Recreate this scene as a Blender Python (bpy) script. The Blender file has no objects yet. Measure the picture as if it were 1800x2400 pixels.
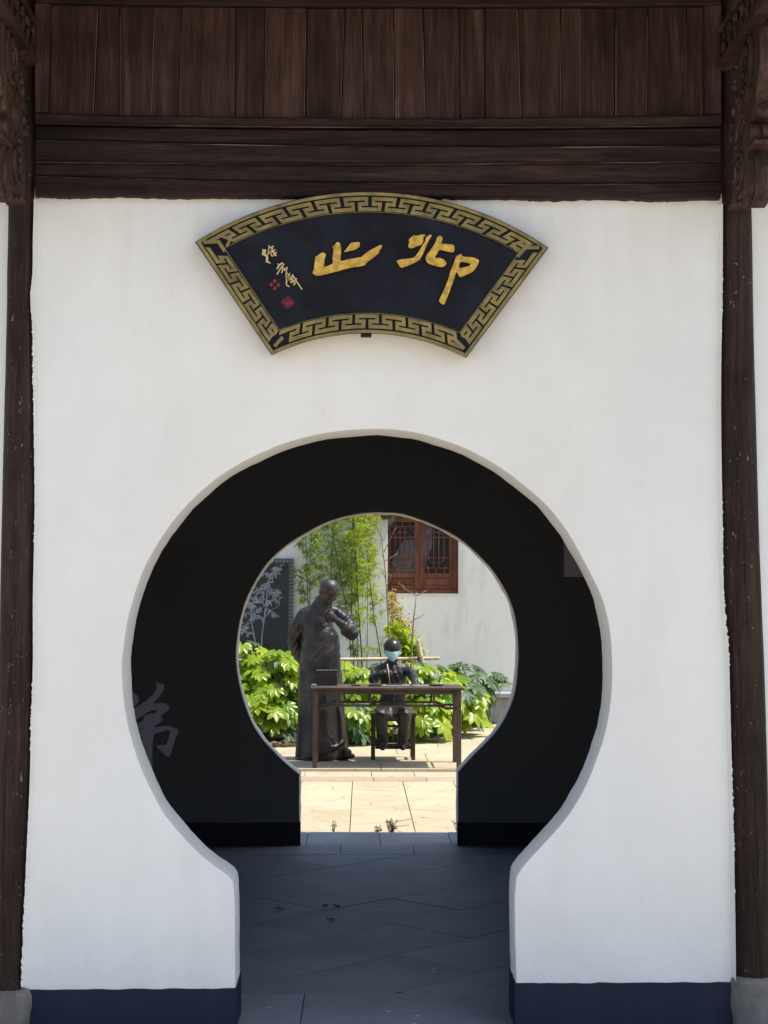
import bpy, bmesh, math, random
from mathutils import Vector, Matrix, Euler, noise
from mathutils.geometry import tessellate_polygon
R_ = math.radians
random.seed(7)
S = bpy.context.scene
C = S.collection

# ------------------------------------------------------------------ camera
F_PX, CX, CY, EYE = 3656.0, 900.0, 1200.0, 1.5
YAW, PITCH, ROLL = R_(.8), R_(3.8), R_(.2)
fw = Vector((math.sin(YAW)*math.cos(PITCH), math.cos(YAW)*math.cos(PITCH), math.sin(PITCH)))
rt0 = fw.cross(Vector((0, 0, 1))).normalized(); up0 = rt0.cross(fw)
rt = rt0*math.cos(ROLL) + up0*math.sin(ROLL); upv = -rt0*math.sin(ROLL) + up0*math.cos(ROLL)
cam_d = bpy.data.cameras.new('camera'); cam = bpy.data.objects.new('camera', cam_d); C.objects.link(cam)
cam.matrix_world = Matrix((( rt.x, upv.x, -fw.x, 0), (rt.y, upv.y, -fw.y, 0), (rt.z, upv.z, -fw.z, EYE), (0, 0, 0, 1)))
cam_d.sensor_fit = 'VERTICAL'; cam_d.sensor_height = 36.0; cam_d.sensor_width = 27.0
cam_d.lens = 36.0*F_PX/2400.0; cam_d.clip_end = 600; cam_d.clip_start = .05
S.camera = cam

# ------------------------------------------------------------------ sky, sun, exposure
SUN_EL, SUN_AZ = R_(66), R_(98)          # azimuth from +Y towards +X
W = bpy.data.worlds.new('World'); S.world = W; W.use_nodes = True
nt = W.node_tree
sky = nt.nodes.new('ShaderNodeTexSky'); sky.sky_type = 'NISHITA'; sky.sun_disc = False
sky.sun_elevation = SUN_EL; sky.sun_rotation = SUN_AZ; sky.air_density = 1.0; sky.dust_density = 2.1; sky.ozone_density = .45
bg = nt.nodes['Background']; bg.inputs['Strength'].default_value = .118
nt.links.new(sky.outputs[0], bg.inputs['Color'])
sd = bpy.data.lights.new('sun', 'SUN'); sd.energy = 3.3; sd.angle = R_(.5); sd.color = (1, .95, .86)
sun = bpy.data.objects.new('sun', sd); C.objects.link(sun)
sv = Vector((math.sin(SUN_AZ)*math.cos(SUN_EL), math.cos(SUN_AZ)*math.cos(SUN_EL), math.sin(SUN_EL)))
sun.rotation_euler = sv.to_track_quat('Z', 'Y').to_euler(); sun.location = (6, 0, 12)
S.view_settings.view_transform = 'Standard'; S.view_settings.look = 'None'
S.view_settings.exposure = 1.07; S.view_settings.gamma = 1; S.view_settings.use_curve_mapping = False
S.cycles.use_denoising = True; S.cycles.max_bounces = 8; S.cycles.diffuse_bounces = 5; S.cycles.transmission_bounces = 4

# ------------------------------------------------------------------ helpers
def ray(px, py): return rt*((px-CX)/F_PX) - upv*((py-CY)/F_PX) + fw
def P(px, py, Y):                       # point of the photograph's pixel on the plane y = Y
    d = ray(px, py); return d*(Y/d.y) + Vector((0, 0, EYE))
def PX(px, py, X):                      # ... on the plane x = X
    d = ray(px, py); return d*(X/d.x) + Vector((0, 0, EYE))
def G(px, py, z=0.0):                   # ... on the level z
    d = ray(px, py); return d*((z-EYE)/d.z) + Vector((0, 0, EYE))

def tag(o, label=None, cat=None, group=None, kind=None):
    if label: o['label'] = label
    if cat: o['category'] = cat
    if group: o['group'] = group
    if kind: o['kind'] = kind
    return o
def thing(name, label, cat, loc=(0, 0, 0), group=None):
    o = bpy.data.objects.new(name, None); C.objects.link(o); o.location = loc; o.empty_display_size = .1
    return tag(o, label, cat, group)
def origin_of(o):
    v = Vector((0, 0, 0))
    while o is not None: v += o.location; o = o.parent
    return v
class MB:
    def __init__(s): s.v = []; s.f = []
    def add(s, vs, fs):
        b = len(s.v); s.v += [tuple(v) for v in vs]; s.f += [tuple(i+b for i in f) for f in fs]; return s
    def box(s, x0, x1, y0, y1, z0, z1, ch=0.0):
        if ch <= 0:
            vs = [(x, y, z) for z in (z0, z1) for y in (y0, y1) for x in (x0, x1)]
            return s.add(vs, [(0, 2, 3, 1), (4, 5, 7, 6), (0, 1, 5, 4), (2, 6, 7, 3), (0, 4, 6, 2), (1, 3, 7, 5)])
        bm = bmesh.new(); bmesh.ops.create_cube(bm, size=1)
        for v in bm.verts: v.co = ((x0+x1)/2+v.co.x*(x1-x0), (y0+y1)/2+v.co.y*(y1-y0), (z0+z1)/2+v.co.z*(z1-z0))
        bmesh.ops.bevel(bm, geom=bm.edges[:], offset=ch, segments=1, affect='EDGES', profile=.5)
        return s.bm(bm)
    def bm(s, bm):
        bm.verts.index_update(); s.add([v.co for v in bm.verts], [[v.index for v in f.verts] for f in bm.faces]); bm.free(); return s
    def bar(s, a, b, w, h, up=(0, 0, 1), ch=0):           # oriented box from a to b
        a = Vector(a); b = Vector(b); d = (b-a); L = d.length; d.normalize(); up = Vector(up)
        sx = d.cross(up)
        if sx.length < 1e-4: sx = d.cross(Vector((1, 0, 0)))
        sx.normalize(); uz = sx.cross(d)
        m = MB(); m.box(-w/2, w/2, 0, L, -h/2, h/2, ch)
        s.add([a + sx*v[0] + d*v[1] + uz*v[2] for v in m.v], m.f); return s
    def tube(s, pts, rad, n=8, caps=True, flat=None):
        pts = [Vector(p) for p in pts]
        if not isinstance(rad, (list, tuple)): rad = [rad]*len(pts)
        rings = []; prev = None
        for i, p in enumerate(pts):
            d = (pts[min(i+1, len(pts)-1)] - pts[max(i-1, 0)]).normalized()
            if prev is None:
                r = d.cross(Vector((0, 0, 1)))
                if r.length < .05: r = d.cross(Vector((0, 1, 0)))
            else: r = prev - d*prev.dot(d)
            r.normalize(); prev = r; q = r.cross(d)
            rings.append([p + (r*math.cos(2*math.pi*k/n) + q*math.sin(2*math.pi*k/n))*rad[i] for k in range(n)])
        vs = [v for rg in rings for v in rg]; fs = []
        for i in range(len(rings)-1):
            for k in range(n): fs.append((i*n+k, (i+1)*n+k, (i+1)*n+(k+1) % n, i*n+(k+1) % n))
        if caps: fs.append(tuple(range(n))); fs.append(tuple(reversed(range((len(rings)-1)*n, len(rings)*n))))
        return s.add(vs, fs)
    def sphere(s, c, r, rot=None, u=16, v=10):
        if not isinstance(r, (list, tuple)): r = (r, r, r)
        bm = bmesh.new(); bmesh.ops.create_uvsphere(bm, u_segments=u, v_segments=v, radius=1)
        M = rot.to_matrix() if isinstance(rot, Euler) else (rot or Matrix.Identity(3)); c = Vector(c)
        for w in bm.verts: w.co = c + M @ Vector((w.co.x*r[0], w.co.y*r[1], w.co.z*r[2]))
        return s.bm(bm)
    def chain(s, pts, rad, n=12):                        # capsule chain for bodies
        s.tube(pts, rad, n)
        for p, r in zip(pts, rad if isinstance(rad, (list, tuple)) else [rad]*len(pts)): s.sphere(p, r, u=12, v=8)
        return s
    def loft(s, rings):                                  # closed horizontal rings (lists of points)
        n = len(rings[0]); vs = [v for r in rings for v in r]; fs = []
        for i in range(len(rings)-1):
            for k in range(n): fs.append((i*n+k, i*n+(k+1) % n, (i+1)*n+(k+1) % n, (i+1)*n+k))
        fs.append(tuple(reversed(range(n)))); fs.append(tuple(range((len(rings)-1)*n, len(rings)*n)))
        return s.add(vs, fs)
    def prism(s, loops, f0, f1, inset=0.0):              # loops: 2-D outline (+ holes); f0/f1 map (a,b) to 3-D, back/front
        if not isinstance(loops[0][0], (list, tuple)): loops = [loops]
        flat = [Vector((p[0], p[1], 0)) for l in loops for p in l]
        tris = tessellate_polygon([[Vector((p[0], p[1], 0)) for p in l] for l in loops])
        n = len(flat)
        ins = []
        for li, l in enumerate(loops):
            m = len(l); area = sum(l[i][0]*l[(i+1) % m][1]-l[(i+1) % m][0]*l[i][1] for i in range(m))
            sg = (1 if area > 0 else -1)*(1 if li == 0 else -1)
            for i in range(m):
                a, b, c = Vector(l[i-1]).to_2d(), Vector(l[i]).to_2d(), Vector(l[(i+1) % m]).to_2d()
                d = (b-a).normalized() + (c-b).normalized()
                d = d.normalized() if d.length > 1e-6 else (c-b).normalized()
                ins.append((b.x - d.y*sg*inset, b.y + d.x*sg*inset))
        vs = [f0(p.x, p.y) for p in flat]
        if inset > 0: vs += [Vector(f0(p.x, p.y)).lerp(Vector(f1(p.x, p.y)), .6) for p in flat]; top = ins
        else: top = [(p.x, p.y) for p in flat]
        vs += [f1(p[0], p[1]) for p in top]
        k = 2 if inset > 0 else 1
        fs = [tuple(reversed(t)) for t in tris] + [tuple(i+k*n for i in t) for t in tris]
        b = 0
        for l in loops:
            m = len(l)
            for q in range(k):
                for i in range(m): fs.append((b+i+q*n, b+(i+1) % m+q*n, b+(i+1) % m+(q+1)*n, b+i+(q+1)*n))
            b += m
        return s.add(vs, fs)
    def build(s, name, mat, parent=None, smooth=False, fix=True):
        o0 = origin_of(parent)
        me = bpy.data.meshes.new(name)
        me.from_pydata([(v[0]-o0.x, v[1]-o0.y, v[2]-o0.z) for v in s.v], [], s.f)
        if fix:
            bm = bmesh.new(); bm.from_mesh(me); bmesh.ops.recalc_face_normals(bm, faces=bm.faces); bm.to_mesh(me); bm.free()
        me.update()
        if mat: me.materials.append(mat)
        if smooth: me.polygons.foreach_set('use_smooth', [True]*len(me.polygons))
        o = bpy.data.objects.new(name, me); C.objects.link(o)
        if parent: o.parent = parent
        return o

# ------------------------------------------------------------------ materials
def new_mat(name):
    m = bpy.data.materials.new(name); m.use_nodes = True
    return m, m.node_tree, m.node_tree.nodes['Principled BSDF']
def N(t, typ, **kw):
    n = t.nodes.new(typ)
    for k, v in kw.items():
        if k.startswith('i_'): n.inputs[k[2:].replace('_', ' ')].default_value = v
        else: setattr(n, k, v)
    return n
def coords(t, scale=(1, 1, 1), rnd=True):
    tc = N(t, 'ShaderNodeTexCoord'); mp = N(t, 'ShaderNodeMapping'); mp.inputs['Scale'].default_value = scale
    if rnd:
        oi = N(t, 'ShaderNodeObjectInfo'); mu = N(t, 'ShaderNodeMath', operation='MULTIPLY'); mu.inputs[1].default_value = 37.0
        t.links.new(oi.outputs['Random'], mu.inputs[0])
        ad = N(t, 'ShaderNodeVectorMath', operation='ADD'); t.links.new(tc.outputs['Object'], ad.inputs[0]); t.links.new(mu.outputs[0], ad.inputs[1])
        t.links.new(ad.outputs[0], mp.inputs[0])
    else: t.links.new(tc.outputs['Object'], mp.inputs[0])
    return mp.outputs[0]
def nz(t, vec, scale, detail=6, rough=.6, dist=0.0):
    n = N(t, 'ShaderNodeTexNoise'); n.inputs['Scale'].default_value = scale; n.inputs['Detail'].default_value = detail
    n.inputs['Roughness'].default_value = rough; n.inputs['Distortion'].default_value = dist
    t.links.new(vec, n.inputs['Vector']); return n.outputs['Fac']
def ramp(t, fac, stops):
    r = N(t, 'ShaderNodeValToRGB'); e = r.color_ramp.elements
    while len(e) < len(stops): e.new(.5)
    for i, (p, c) in enumerate(stops):
        e[i].position = p; e[i].color = (*c, 1) if isinstance(c, tuple) else (c, c, c, 1)
    t.links.new(fac, r.inputs[0]); return r.outputs[0]
def mix(t, fac, a, b, mode='MIX'):
    m = N(t, 'ShaderNodeMix', data_type='RGBA', blend_type=mode)
    for s, v in ((m.inputs[0], fac), (m.inputs[6], a), (m.inputs[7], b)):
        if isinstance(v, (int, float)): s.default_value = v
        elif isinstance(v, tuple): s.default_value = (*v, 1)
        else: t.links.new(v, s)
    return m.outputs[2]
def bump(t, b, h, strength, dist=.01, prev=None):
    n = N(t, 'ShaderNodeBump'); n.inputs['Strength'].default_value = strength; n.inputs['Distance'].default_value = dist
    t.links.new(h, n.inputs['Height'])
    if prev: t.links.new(prev, n.inputs['Normal'])
    t.links.new(n.outputs[0], b.inputs['Normal']); return n.outputs[0]
def objrand(t, lo, hi):
    oi = N(t, 'ShaderNodeObjectInfo'); mr = N(t, 'ShaderNodeMapRange'); mr.inputs['To Min'].default_value = lo; mr.inputs['To Max'].default_value = hi
    t.links.new(oi.outputs['Random'], mr.inputs['Value']); return mr.outputs[0]

def plaster(name, col, dirt=(.45, .42, .36), dirty=.35, specks=True, rough=.85, bmp=.35, drips=False):
    m, t, b = new_mat(name); v = coords(t, rnd=False)
    big = nz(t, v, 1.1, 5, .6, .4); med = nz(t, v, 6, 8, .65)
    c = mix(t, ramp(t, big, [(.45, 0.0), (.75, 1.0)]), col, tuple(x*.93 for x in col))
    c = mix(t, ramp(t, nz(t, coords(t, (2, 2, .45), False), 2.2, 7, .65, .3), [(.5, 0.0), (.8, dirty)]), c, dirt)
    c = mix(t, ramp(t, med, [(.35, .12), (.6, 0.0)]), c, dirt)
    if specks:
        vo = N(t, 'ShaderNodeTexVoronoi'); vo.inputs['Scale'].default_value = 13; t.links.new(v, vo.inputs['Vector'])
        sp = ramp(t, vo.outputs['Distance'], [(.0, 1.0), (.03, 0.0)])
        gate = ramp(t, nz(t, v, 2.6, 2), [(.56, 0.0), (.62, .8)])
        f = N(t, 'ShaderNodeMath', operation='MULTIPLY'); t.links.new(sp, f.inputs[0]); t.links.new(gate, f.inputs[1])
        c = mix(t, f.outputs[0], c, (.08, .06, .05))
    if drips:
        sx = N(t, 'ShaderNodeSeparateXYZ'); t.links.new(v, sx.inputs[0])
        top = N(t, 'ShaderNodeMapRange'); top.inputs['From Min'].default_value = 2.55; top.inputs['From Max'].default_value = 3.09; t.links.new(sx.outputs['Z'], top.inputs['Value'])
        st = ramp(t, nz(t, coords(t, (3, 3, .4), False), 2.0, 8, .7, .6), [(.45, 0.0), (.75, .25)])
        f = N(t, 'ShaderNodeMath', operation='MULTIPLY'); t.links.new(top.outputs[0], f.inputs[0]); t.links.new(st, f.inputs[1]); c = mix(t, f.outputs[0], c, (.50, .44, .35))
        low = N(t, 'ShaderNodeMapRange'); low.inputs['From Min'].default_value = .55; low.inputs['From Max'].default_value = .12; t.links.new(sx.outputs['Z'], low.inputs['Value'])
        f = N(t, 'ShaderNodeMath', operation='MULTIPLY'); t.links.new(low.outputs[0], f.inputs[0]); t.links.new(ramp(t, nz(t, v, 9, 9, .75), [(.52, 0.0), (.70, .22)]), f.inputs[1]); c = mix(t, f.outputs[0], c, (.50, .49, .45))
        cr = N(t, 'ShaderNodeTexVoronoi', feature='DISTANCE_TO_EDGE'); cr.inputs['Scale'].default_value = 1.7
        dv = N(t, 'ShaderNodeVectorMath', operation='ADD'); nv = N(t, 'ShaderNodeTexNoise'); nv.inputs['Scale'].default_value = 3.5; nv.inputs['Detail'].default_value = 6; t.links.new(v, nv.inputs['Vector'])
        t.links.new(v, dv.inputs[0]); t.links.new(nv.outputs['Color'], dv.inputs[1]); t.links.new(dv.outputs[0], cr.inputs['Vector'])
        f = N(t, 'ShaderNodeMath', operation='MULTIPLY'); t.links.new(ramp(t, cr.outputs['Distance'], [(0.0, 1.0), (.0025, 0.0)]), f.inputs[0]); t.links.new(ramp(t, nz(t, v, 1.6, 3), [(.54, 0.0), (.64, .30)]), f.inputs[1]); c = mix(t, f.outputs[0], c, (.40, .37, .32))
    t.links.new(c, b.inputs['Base Color']); b.inputs['Roughness'].default_value = rough; b.inputs['Specular IOR Level'].default_value = .25
    p = bump(t, b, nz(t, v, 3.5, 3, .5), bmp, .02)
    sc = nz(t, coords(t, (1, 1, 3.5), False), 30, 6, .7)
    bump(t, b, sc, bmp*.6, .003, p)
    return m
def wood(name, c0, c1, c2, axis='z', rough=.6, specks=0.0, scale=1.0, rv=.25, pale=None, bmp=.5):
    m, t, b = new_mat(name)
    st = {'z': (14, 14, .7), 'x': (.7, 14, 14), 'y': (14, .7, 14)}[axis]
    st = tuple(s*scale for s in st); v = coords(t, st)
    g = nz(t, v, 2.0, 9, .72, .6); fine = nz(t, coords(t, tuple(s*4 for s in st)), 2.5, 5, .7)
    c = ramp(t, g, [(.3, c0), (.52, c1), (.72, c2)])
    c = mix(t, ramp(t, fine, [(.35, .55), (.6, 0.0)]), c, tuple(x*.35 for x in c0))
    blotch = nz(t, coords(t, (1, 1, 1)), 3.2, 6, .65)
    c = mix(t, ramp(t, blotch, [(.46, 0.0), (.7, .6)]), c, tuple(x*.5 for x in c0))
    if pale: c = mix(t, ramp(t, nz(t, coords(t, tuple(s*.5 for s in st)), 2.3, 7, .7), [(.58, 0.0), (.74, .6)]), c, pale)
    hs = N(t, 'ShaderNodeHueSaturation'); t.links.new(objrand(t, 1-rv, 1+rv), hs.inputs['Value']); t.links.new(c, hs.inputs['Color']); c = hs.outputs[0]
    if specks > 0:
        n1 = nz(t, coords(t, (1, 1, .45)), 80, 3, .6, 1.2); n2 = nz(t, coords(t), 7, 4, .6)
        f = N(t, 'ShaderNodeMath', operation='MULTIPLY'); t.links.new(ramp(t, n1, [(.685-specks*.3, 0.0), (.725-specks*.3, .75)]), f.inputs[0]); t.links.new(ramp(t, n2, [(.42, 0.0), (.55, 1.0)]), f.inputs[1])
        c = mix(t, f.outputs[0], c, (.36, .33, .29))
    t.links.new(c, b.inputs['Base Color']); b.inputs['Roughness'].default_value = rough; b.inputs['Specular IOR Level'].default_value = .14
    p = bump(t, b, g, bmp, .006); bump(t, b, fine, bmp, .002, p)
    return m
def stone(name, c0, c1, rough=.8, sc=3.0, rv=.1, crack=0.0, wear=None, fleck=0.0, bmp=.3):
    m, t, b = new_mat(name); v = coords(t)
    c = mix(t, ramp(t, nz(t, v, sc, 8, .65, .3), [(.3, 0.0), (.7, 1.0)]), c0, c1)
    fine = nz(t, v, sc*22, 4, .7)
    c = mix(t, ramp(t, fine, [(.35, .3), (.55, 0.0)]), c, tuple(x*.6 for x in c0))
    if wear: c = mix(t, ramp(t, nz(t, coords(t, (1, 1, 1), False), 1.7, 7, .7, .5), [(.48, 0.0), (.68, .75)]), c, wear)
    hs = N(t, 'ShaderNodeHueSaturation'); t.links.new(objrand(t, 1-rv, 1+rv), hs.inputs['Value']); t.links.new(c, hs.inputs['Color']); c = hs.outputs[0]
    if crack > 0:
        w = N(t, 'ShaderNodeTexCoord').outputs['Object']
        vo = N(t, 'ShaderNodeTexVoronoi', feature='DISTANCE_TO_EDGE'); vo.inputs['Scale'].default_value = 3.1; t.links.new(w, vo.inputs['Vector'])
        ln = ramp(t, vo.outputs['Distance'], [(.0, 1.0), (.006, 1.0), (.012, 0.0)])
        gate = ramp(t, nz(t, w, 3.3, 3, .6), [(.49, 0.0), (.52, crack)])
        f = N(t, 'ShaderNodeMath', operation='MULTIPLY'); t.links.new(ln, f.inputs[0]); t.links.new(gate, f.inputs[1])
        c = mix(t, f.outputs[0], c, (.15, .10, .055))
    if fleck > 0:
        w = N(t, 'ShaderNodeTexCoord').outputs['Object']
        vo = N(t, 'ShaderNodeTexVoronoi'); vo.inputs['Scale'].default_value = 9; t.links.new(w, vo.inputs['Vector'])
        sp = ramp(t, vo.outputs['Distance'], [(.0, 1.0), (.07, 1.0), (.1, 0.0)])
        sepc = N(t, 'ShaderNodeSeparateColor'); t.links.new(vo.outputs['Color'], sepc.inputs[0])
        gate = ramp(t, sepc.outputs[0], [(1-fleck, 0.0), (1-fleck+.02, 1.0)])
        f = N(t, 'ShaderNodeMath', operation='MULTIPLY'); t.links.new(sp, f.inputs[0]); t.links.new(gate, f.inputs[1])
        c = mix(t, f.outputs[0], c, (.5, .5, .48))
    t.links.new(c, b.inputs['Base Color']); b.inputs['Roughness'].default_value = rough; b.inputs['Specular IOR Level'].default_value = .4
    p = bump(t, b, nz(t, v, sc*2, 5, .6), bmp, .006); bump(t, b, fine, bmp, .0015, p)
    return m
def simple(name, col, rough=.6, metal=0.0, var=.25, sc=40, spec=.5):
    m, t, b = new_mat(name); v = coords(t)
    c = mix(t, ramp(t, nz(t, v, sc, 6, .65), [(.3, 0.0), (.7, 1.0)]), tuple(x*(1-var) for x in col), tuple(min(1, x*(1+var)) for x in col))
    t.links.new(c, b.inputs['Base Color']); b.inputs['Roughness'].default_value = rough; b.inputs['Metallic'].default_value = metal
    b.inputs['Specular IOR Level'].default_value = spec; bump(t, b, nz(t, v, sc*2, 5, .6), .25, .002)
    return m
def leafy(name, ca, cb, trans=.35, rough=.35, tc=(.35, .5, .03)):
    m, t, b = new_mat(name)
    v = coords(t)
    c = mix(t, objrand(t, 0, 1), ca, cb)
    c = mix(t, ramp(t, nz(t, v, 9, 4, .6), [(.35, 0.0), (.65, .5)]), c, tuple(x*.7 for x in ca))
    t.links.new(c, b.inputs['Base Color']); b.inputs['Roughness'].default_value = rough; b.inputs['Specular IOR Level'].default_value = .42
    tr = N(t, 'ShaderNodeBsdfTranslucent'); tr.inputs[0].default_value = (*tc, 1)
    ms = N(t, 'ShaderNodeMixShader'); ms.inputs[0].default_value = trans
    t.links.new(b.outputs[0], ms.inputs[1]); t.links.new(tr.outputs[0], ms.inputs[2])
    t.links.new(ms.outputs[0], t.nodes['Material Output'].inputs[0])
    bump(t, b, nz(t, v, 30, 3, .6), .2, .004)
    return m

M_WALL = plaster('white_plaster', (.82, .825, .785), (.66, .64, .58), .28, bmp=.5, drips=True)
M_WALL2 = plaster('court_plaster', (.80, .80, .74), (.46, .50, .42), .75, specks=False, bmp=.35)
M_REVEAL = plaster('reveal_plaster', (.70, .68, .63), (.5, .45, .38), .4, specks=False)
M_DADO = plaster('blue_black_paint', (.012, .019, .038), (.030, .036, .052), .6, specks=False, rough=.6)
M_DARK = plaster('charcoal_wall_paint', (.17, .165, .16), (.13, .135, .145), .4, specks=False, rough=.8, bmp=.2)
M_BLACK = plaster('black_skirting_paint', (.022, .026, .042), (.03, .034, .048), .3, specks=False, rough=.7, bmp=.2)
M_BOARD = wood('dark_board', (.024, .0115, .0085), (.058, .031, .022), (.105, .062, .044), 'z', .65, pale=(.19, .125, .078), rv=.22)
M_BEAM = wood('dark_beam', (.014, .0075, .0070), (.042, .0235, .0185), (.085, .050, .037), 'x', .6, pale=(.13, .095, .065), rv=.25)
M_POST = wood('dark_post', (.019, .0105, .0085), (.044, .027, .021), (.088, .052, .037), 'z', .6, specks=.09, rv=.08, pale=(.075, .06, .05))
M_CARVE = wood('carved_wood', (.030, .016, .012), (.078, .046, .034), (.145, .094, .064), 'z', .62, rv=.22, pale=(.19, .145, .09), scale=.8)
M_EDGE = simple('worn_wood_highlight', (.115, .080, .048), .6, var=.6, sc=9)  # pale wear and the edge highlight put into one colour
M_GOLD = simple('aged_gold_paint', (.235, .175, .055), .5, .3, .5, 16)
M_GOLD2 = simple('bright_gold_leaf', (.62, .37, .055), .42, .35, .5, 42)
M_GOLD3 = simple('pale_gold_leaf', (.62, .46, .20), .45, .2, .25, 60)
M_LACQ = simple('black_lacquer', (.011, .012, .018), .55, 0, .5, 7, .15)
M_SEAL = simple('seal_red', (.30, .04, .05), .6, 0, .4, 60)
M_LETTER = simple('grey_violet_letter', (.78, .68, .84), .6, 0, .08, 5)
M_FLOOR = stone('hall_slab', (.14, .158, .19), (.24, .26, .295), .55, 1.6, .13, wear=(.14, .15, .17), fleck=.22)
M_JOINT = simple('floor_joint', (.055, .06, .07), .9)
M_JOINT2 = simple('sandy_joint', (.15, .115, .07), .9)
M_FORE = stone('forecourt_stone', (.36, .31, .25), (.43, .37, .30), .85, 1.2, .1)
M_COURT = stone('court_slab', (.38, .325, .215), (.45, .39, .275), .8, 2.4, .05, crack=.85, wear=(.34, .255, .15))
M_PINK = stone('pink_slab', (.33, .235, .18), (.37, .275, .21), .8, 2.4, .06, wear=(.30, .22, .17))
M_GRAN = stone('rough_granite', (.12, .11, .10), (.27, .25, .22), .9, 9, .05, fleck=.1, bmp=1.0)
M_GREY = stone('grey_ledge_stone', (.24, .25, .27), (.36, .37, .38), .85, 4, .05)
M_SOIL = stone('soil', (.035, .022, .013), (.07, .045, .028), .95, 9, 0, bmp=1)
M_BRONZE = None
def bronze():
    m, t, b = new_mat('bronze'); v = coords(t, rnd=False)
    c = ramp(t, nz(t, v, 3.0, 7, .6, .4), [(.34, (.015, .018, .026)), (.54, (.050, .044, .041)), (.74, (.115, .070, .048))])
    c = mix(t, ramp(t, nz(t, v, 45, 5, .7), [(.3, .45), (.55, 0.0)]), c, (.015, .014, .014))
    c = mix(t, ramp(t, nz(t, coords(t, (3, 3, 1), False), 7, 5, .6), [(.64, 0.0), (.76, .4)]), c, (.22, .19, .16))
    t.links.new(c, b.inputs['Base Color']); b.inputs['Metallic'].default_value = .5; b.inputs['Roughness'].default_value = .46
    p = bump(t, b, nz(t, coords(t, (1, 1, .4), False), 22, 6, .65), .5, .008); bump(t, b, nz(t, v, 90, 4, .6), .35, .002, p)
    return m
M_BRONZE = bronze()
M_CAP = simple('dark_bronze_cap', (.035, .032, .034), .3, .5, .2, 12)
M_TABLE = wood('bronze_table', (.05, .038, .031), (.10, .077, .062), (.17, .135, .11), 'x', .5, rv=.05, pale=(.14, .12, .10), scale=.8)
M_TABLEZ = wood('bronze_table_leg', (.05, .038, .031), (.10, .077, .062), (.17, .135, .11), 'z', .5, rv=.05, pale=(.14, .12, .10), scale=.8)
M_MASK = simple('pale_blue_mask', (.52, .74, .83), .8, 0, .04, 30, .2)
M_STRAP = simple('white_elastic', (.75, .75, .74), .8, 0, .04)
M_BRUSH = simple('yellow_bamboo_handle', (.50, .42, .20), .45, 0, .15, 60)
M_RAIL = simple('dry_bamboo_rail', (.48, .38, .26), .55, 0, .25, 12)
M_CULM = simple('bamboo_culm', (.016, .019, .012), .4, 0, .5, 9)
M_TWIG = simple('bare_twig', (.20, .15, .10), .75, 0, .4, 20)
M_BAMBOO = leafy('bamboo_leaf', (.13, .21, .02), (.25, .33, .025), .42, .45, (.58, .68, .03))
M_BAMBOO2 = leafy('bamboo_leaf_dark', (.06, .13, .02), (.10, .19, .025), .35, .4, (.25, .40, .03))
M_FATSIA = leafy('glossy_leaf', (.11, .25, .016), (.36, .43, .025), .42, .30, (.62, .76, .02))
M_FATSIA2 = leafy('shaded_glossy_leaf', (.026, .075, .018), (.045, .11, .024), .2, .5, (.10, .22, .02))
M_VINE = leafy('yellowing_leaf', (.28, .27, .06), (.34, .22, .08), .4, .5, (.6, .5, .1))
M_STEM = simple('leaf_stalk', (.12, .18, .04), .5, 0, .3, 14)
M_SLAB = simple('black_granite', (.020, .024, .034), .22, 0, .4, 4)
M_ETCH = simple('grey_etching', (.26, .28, .31), .75, 0, .2, 30)
M_WIN = wood('red_brown_window_wood', (.10, .036, .022), (.20, .078, .046), (.29, .125, .075), 'z', .55, rv=.1, scale=.8, pale=(.28, .13, .085), bmp=.3)
M_GLASS, _t, _b = new_mat('window_glass'); _b.inputs['Base Color'].default_value = (.008, .009, .011, 1); _b.inputs['Roughness'].default_value = .05; _b.inputs['Specular IOR Level'].default_value = .35
bump(_t, _b, nz(_t, coords(_t, rnd=False), 3, 2), .15, .02)
M_REFL = simple('grey_glass_reflection', (.09, .095, .11), .9, 0, .1, 8)  # grey of the pale reflections painted over the window panes
M_TILE = simple('grey_roof_tile', (.10, .10, .10), .8, 0, .3, 12)
M_CEIL = simple('ceiling_board', (.045, .032, .024), .8)
M_DRY = simple('dry_leaf', (.10, .025, .018), .7, 0, .4, 40)
M_PAPER = simple('bronze_book', (.20, .19, .18), .5, .2, .3, 30)

# ------------------------------------------------------------------ setting: ground
WY, TH = 5.80, .22                        # front wall plane and thickness
BY, BT = 10.32, .20                       # back wall
STEP = 10.96
CZ, PZ = -.045, -.02                      # court level, statue platform level
g = MB(); g.add([(-250, -250, -.13), (250, -250, -.13), (250, 350, -.13), (-250, 350, -.13)], [(0, 1, 2, 3)])
tag(g.build('ground', M_FORE), kind='structure')
g = MB(); g.box(-9, 9, -9, 5.45, -.128, -.012)
tag(g.build('forecourt_pavement', M_FORE), kind='structure')
g = MB(); g.box(-6, 6, 5.45, STEP-.01, -.12, -.006)
hall_floor = tag(g.build('floor', M_JOINT), kind='structure')

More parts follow.
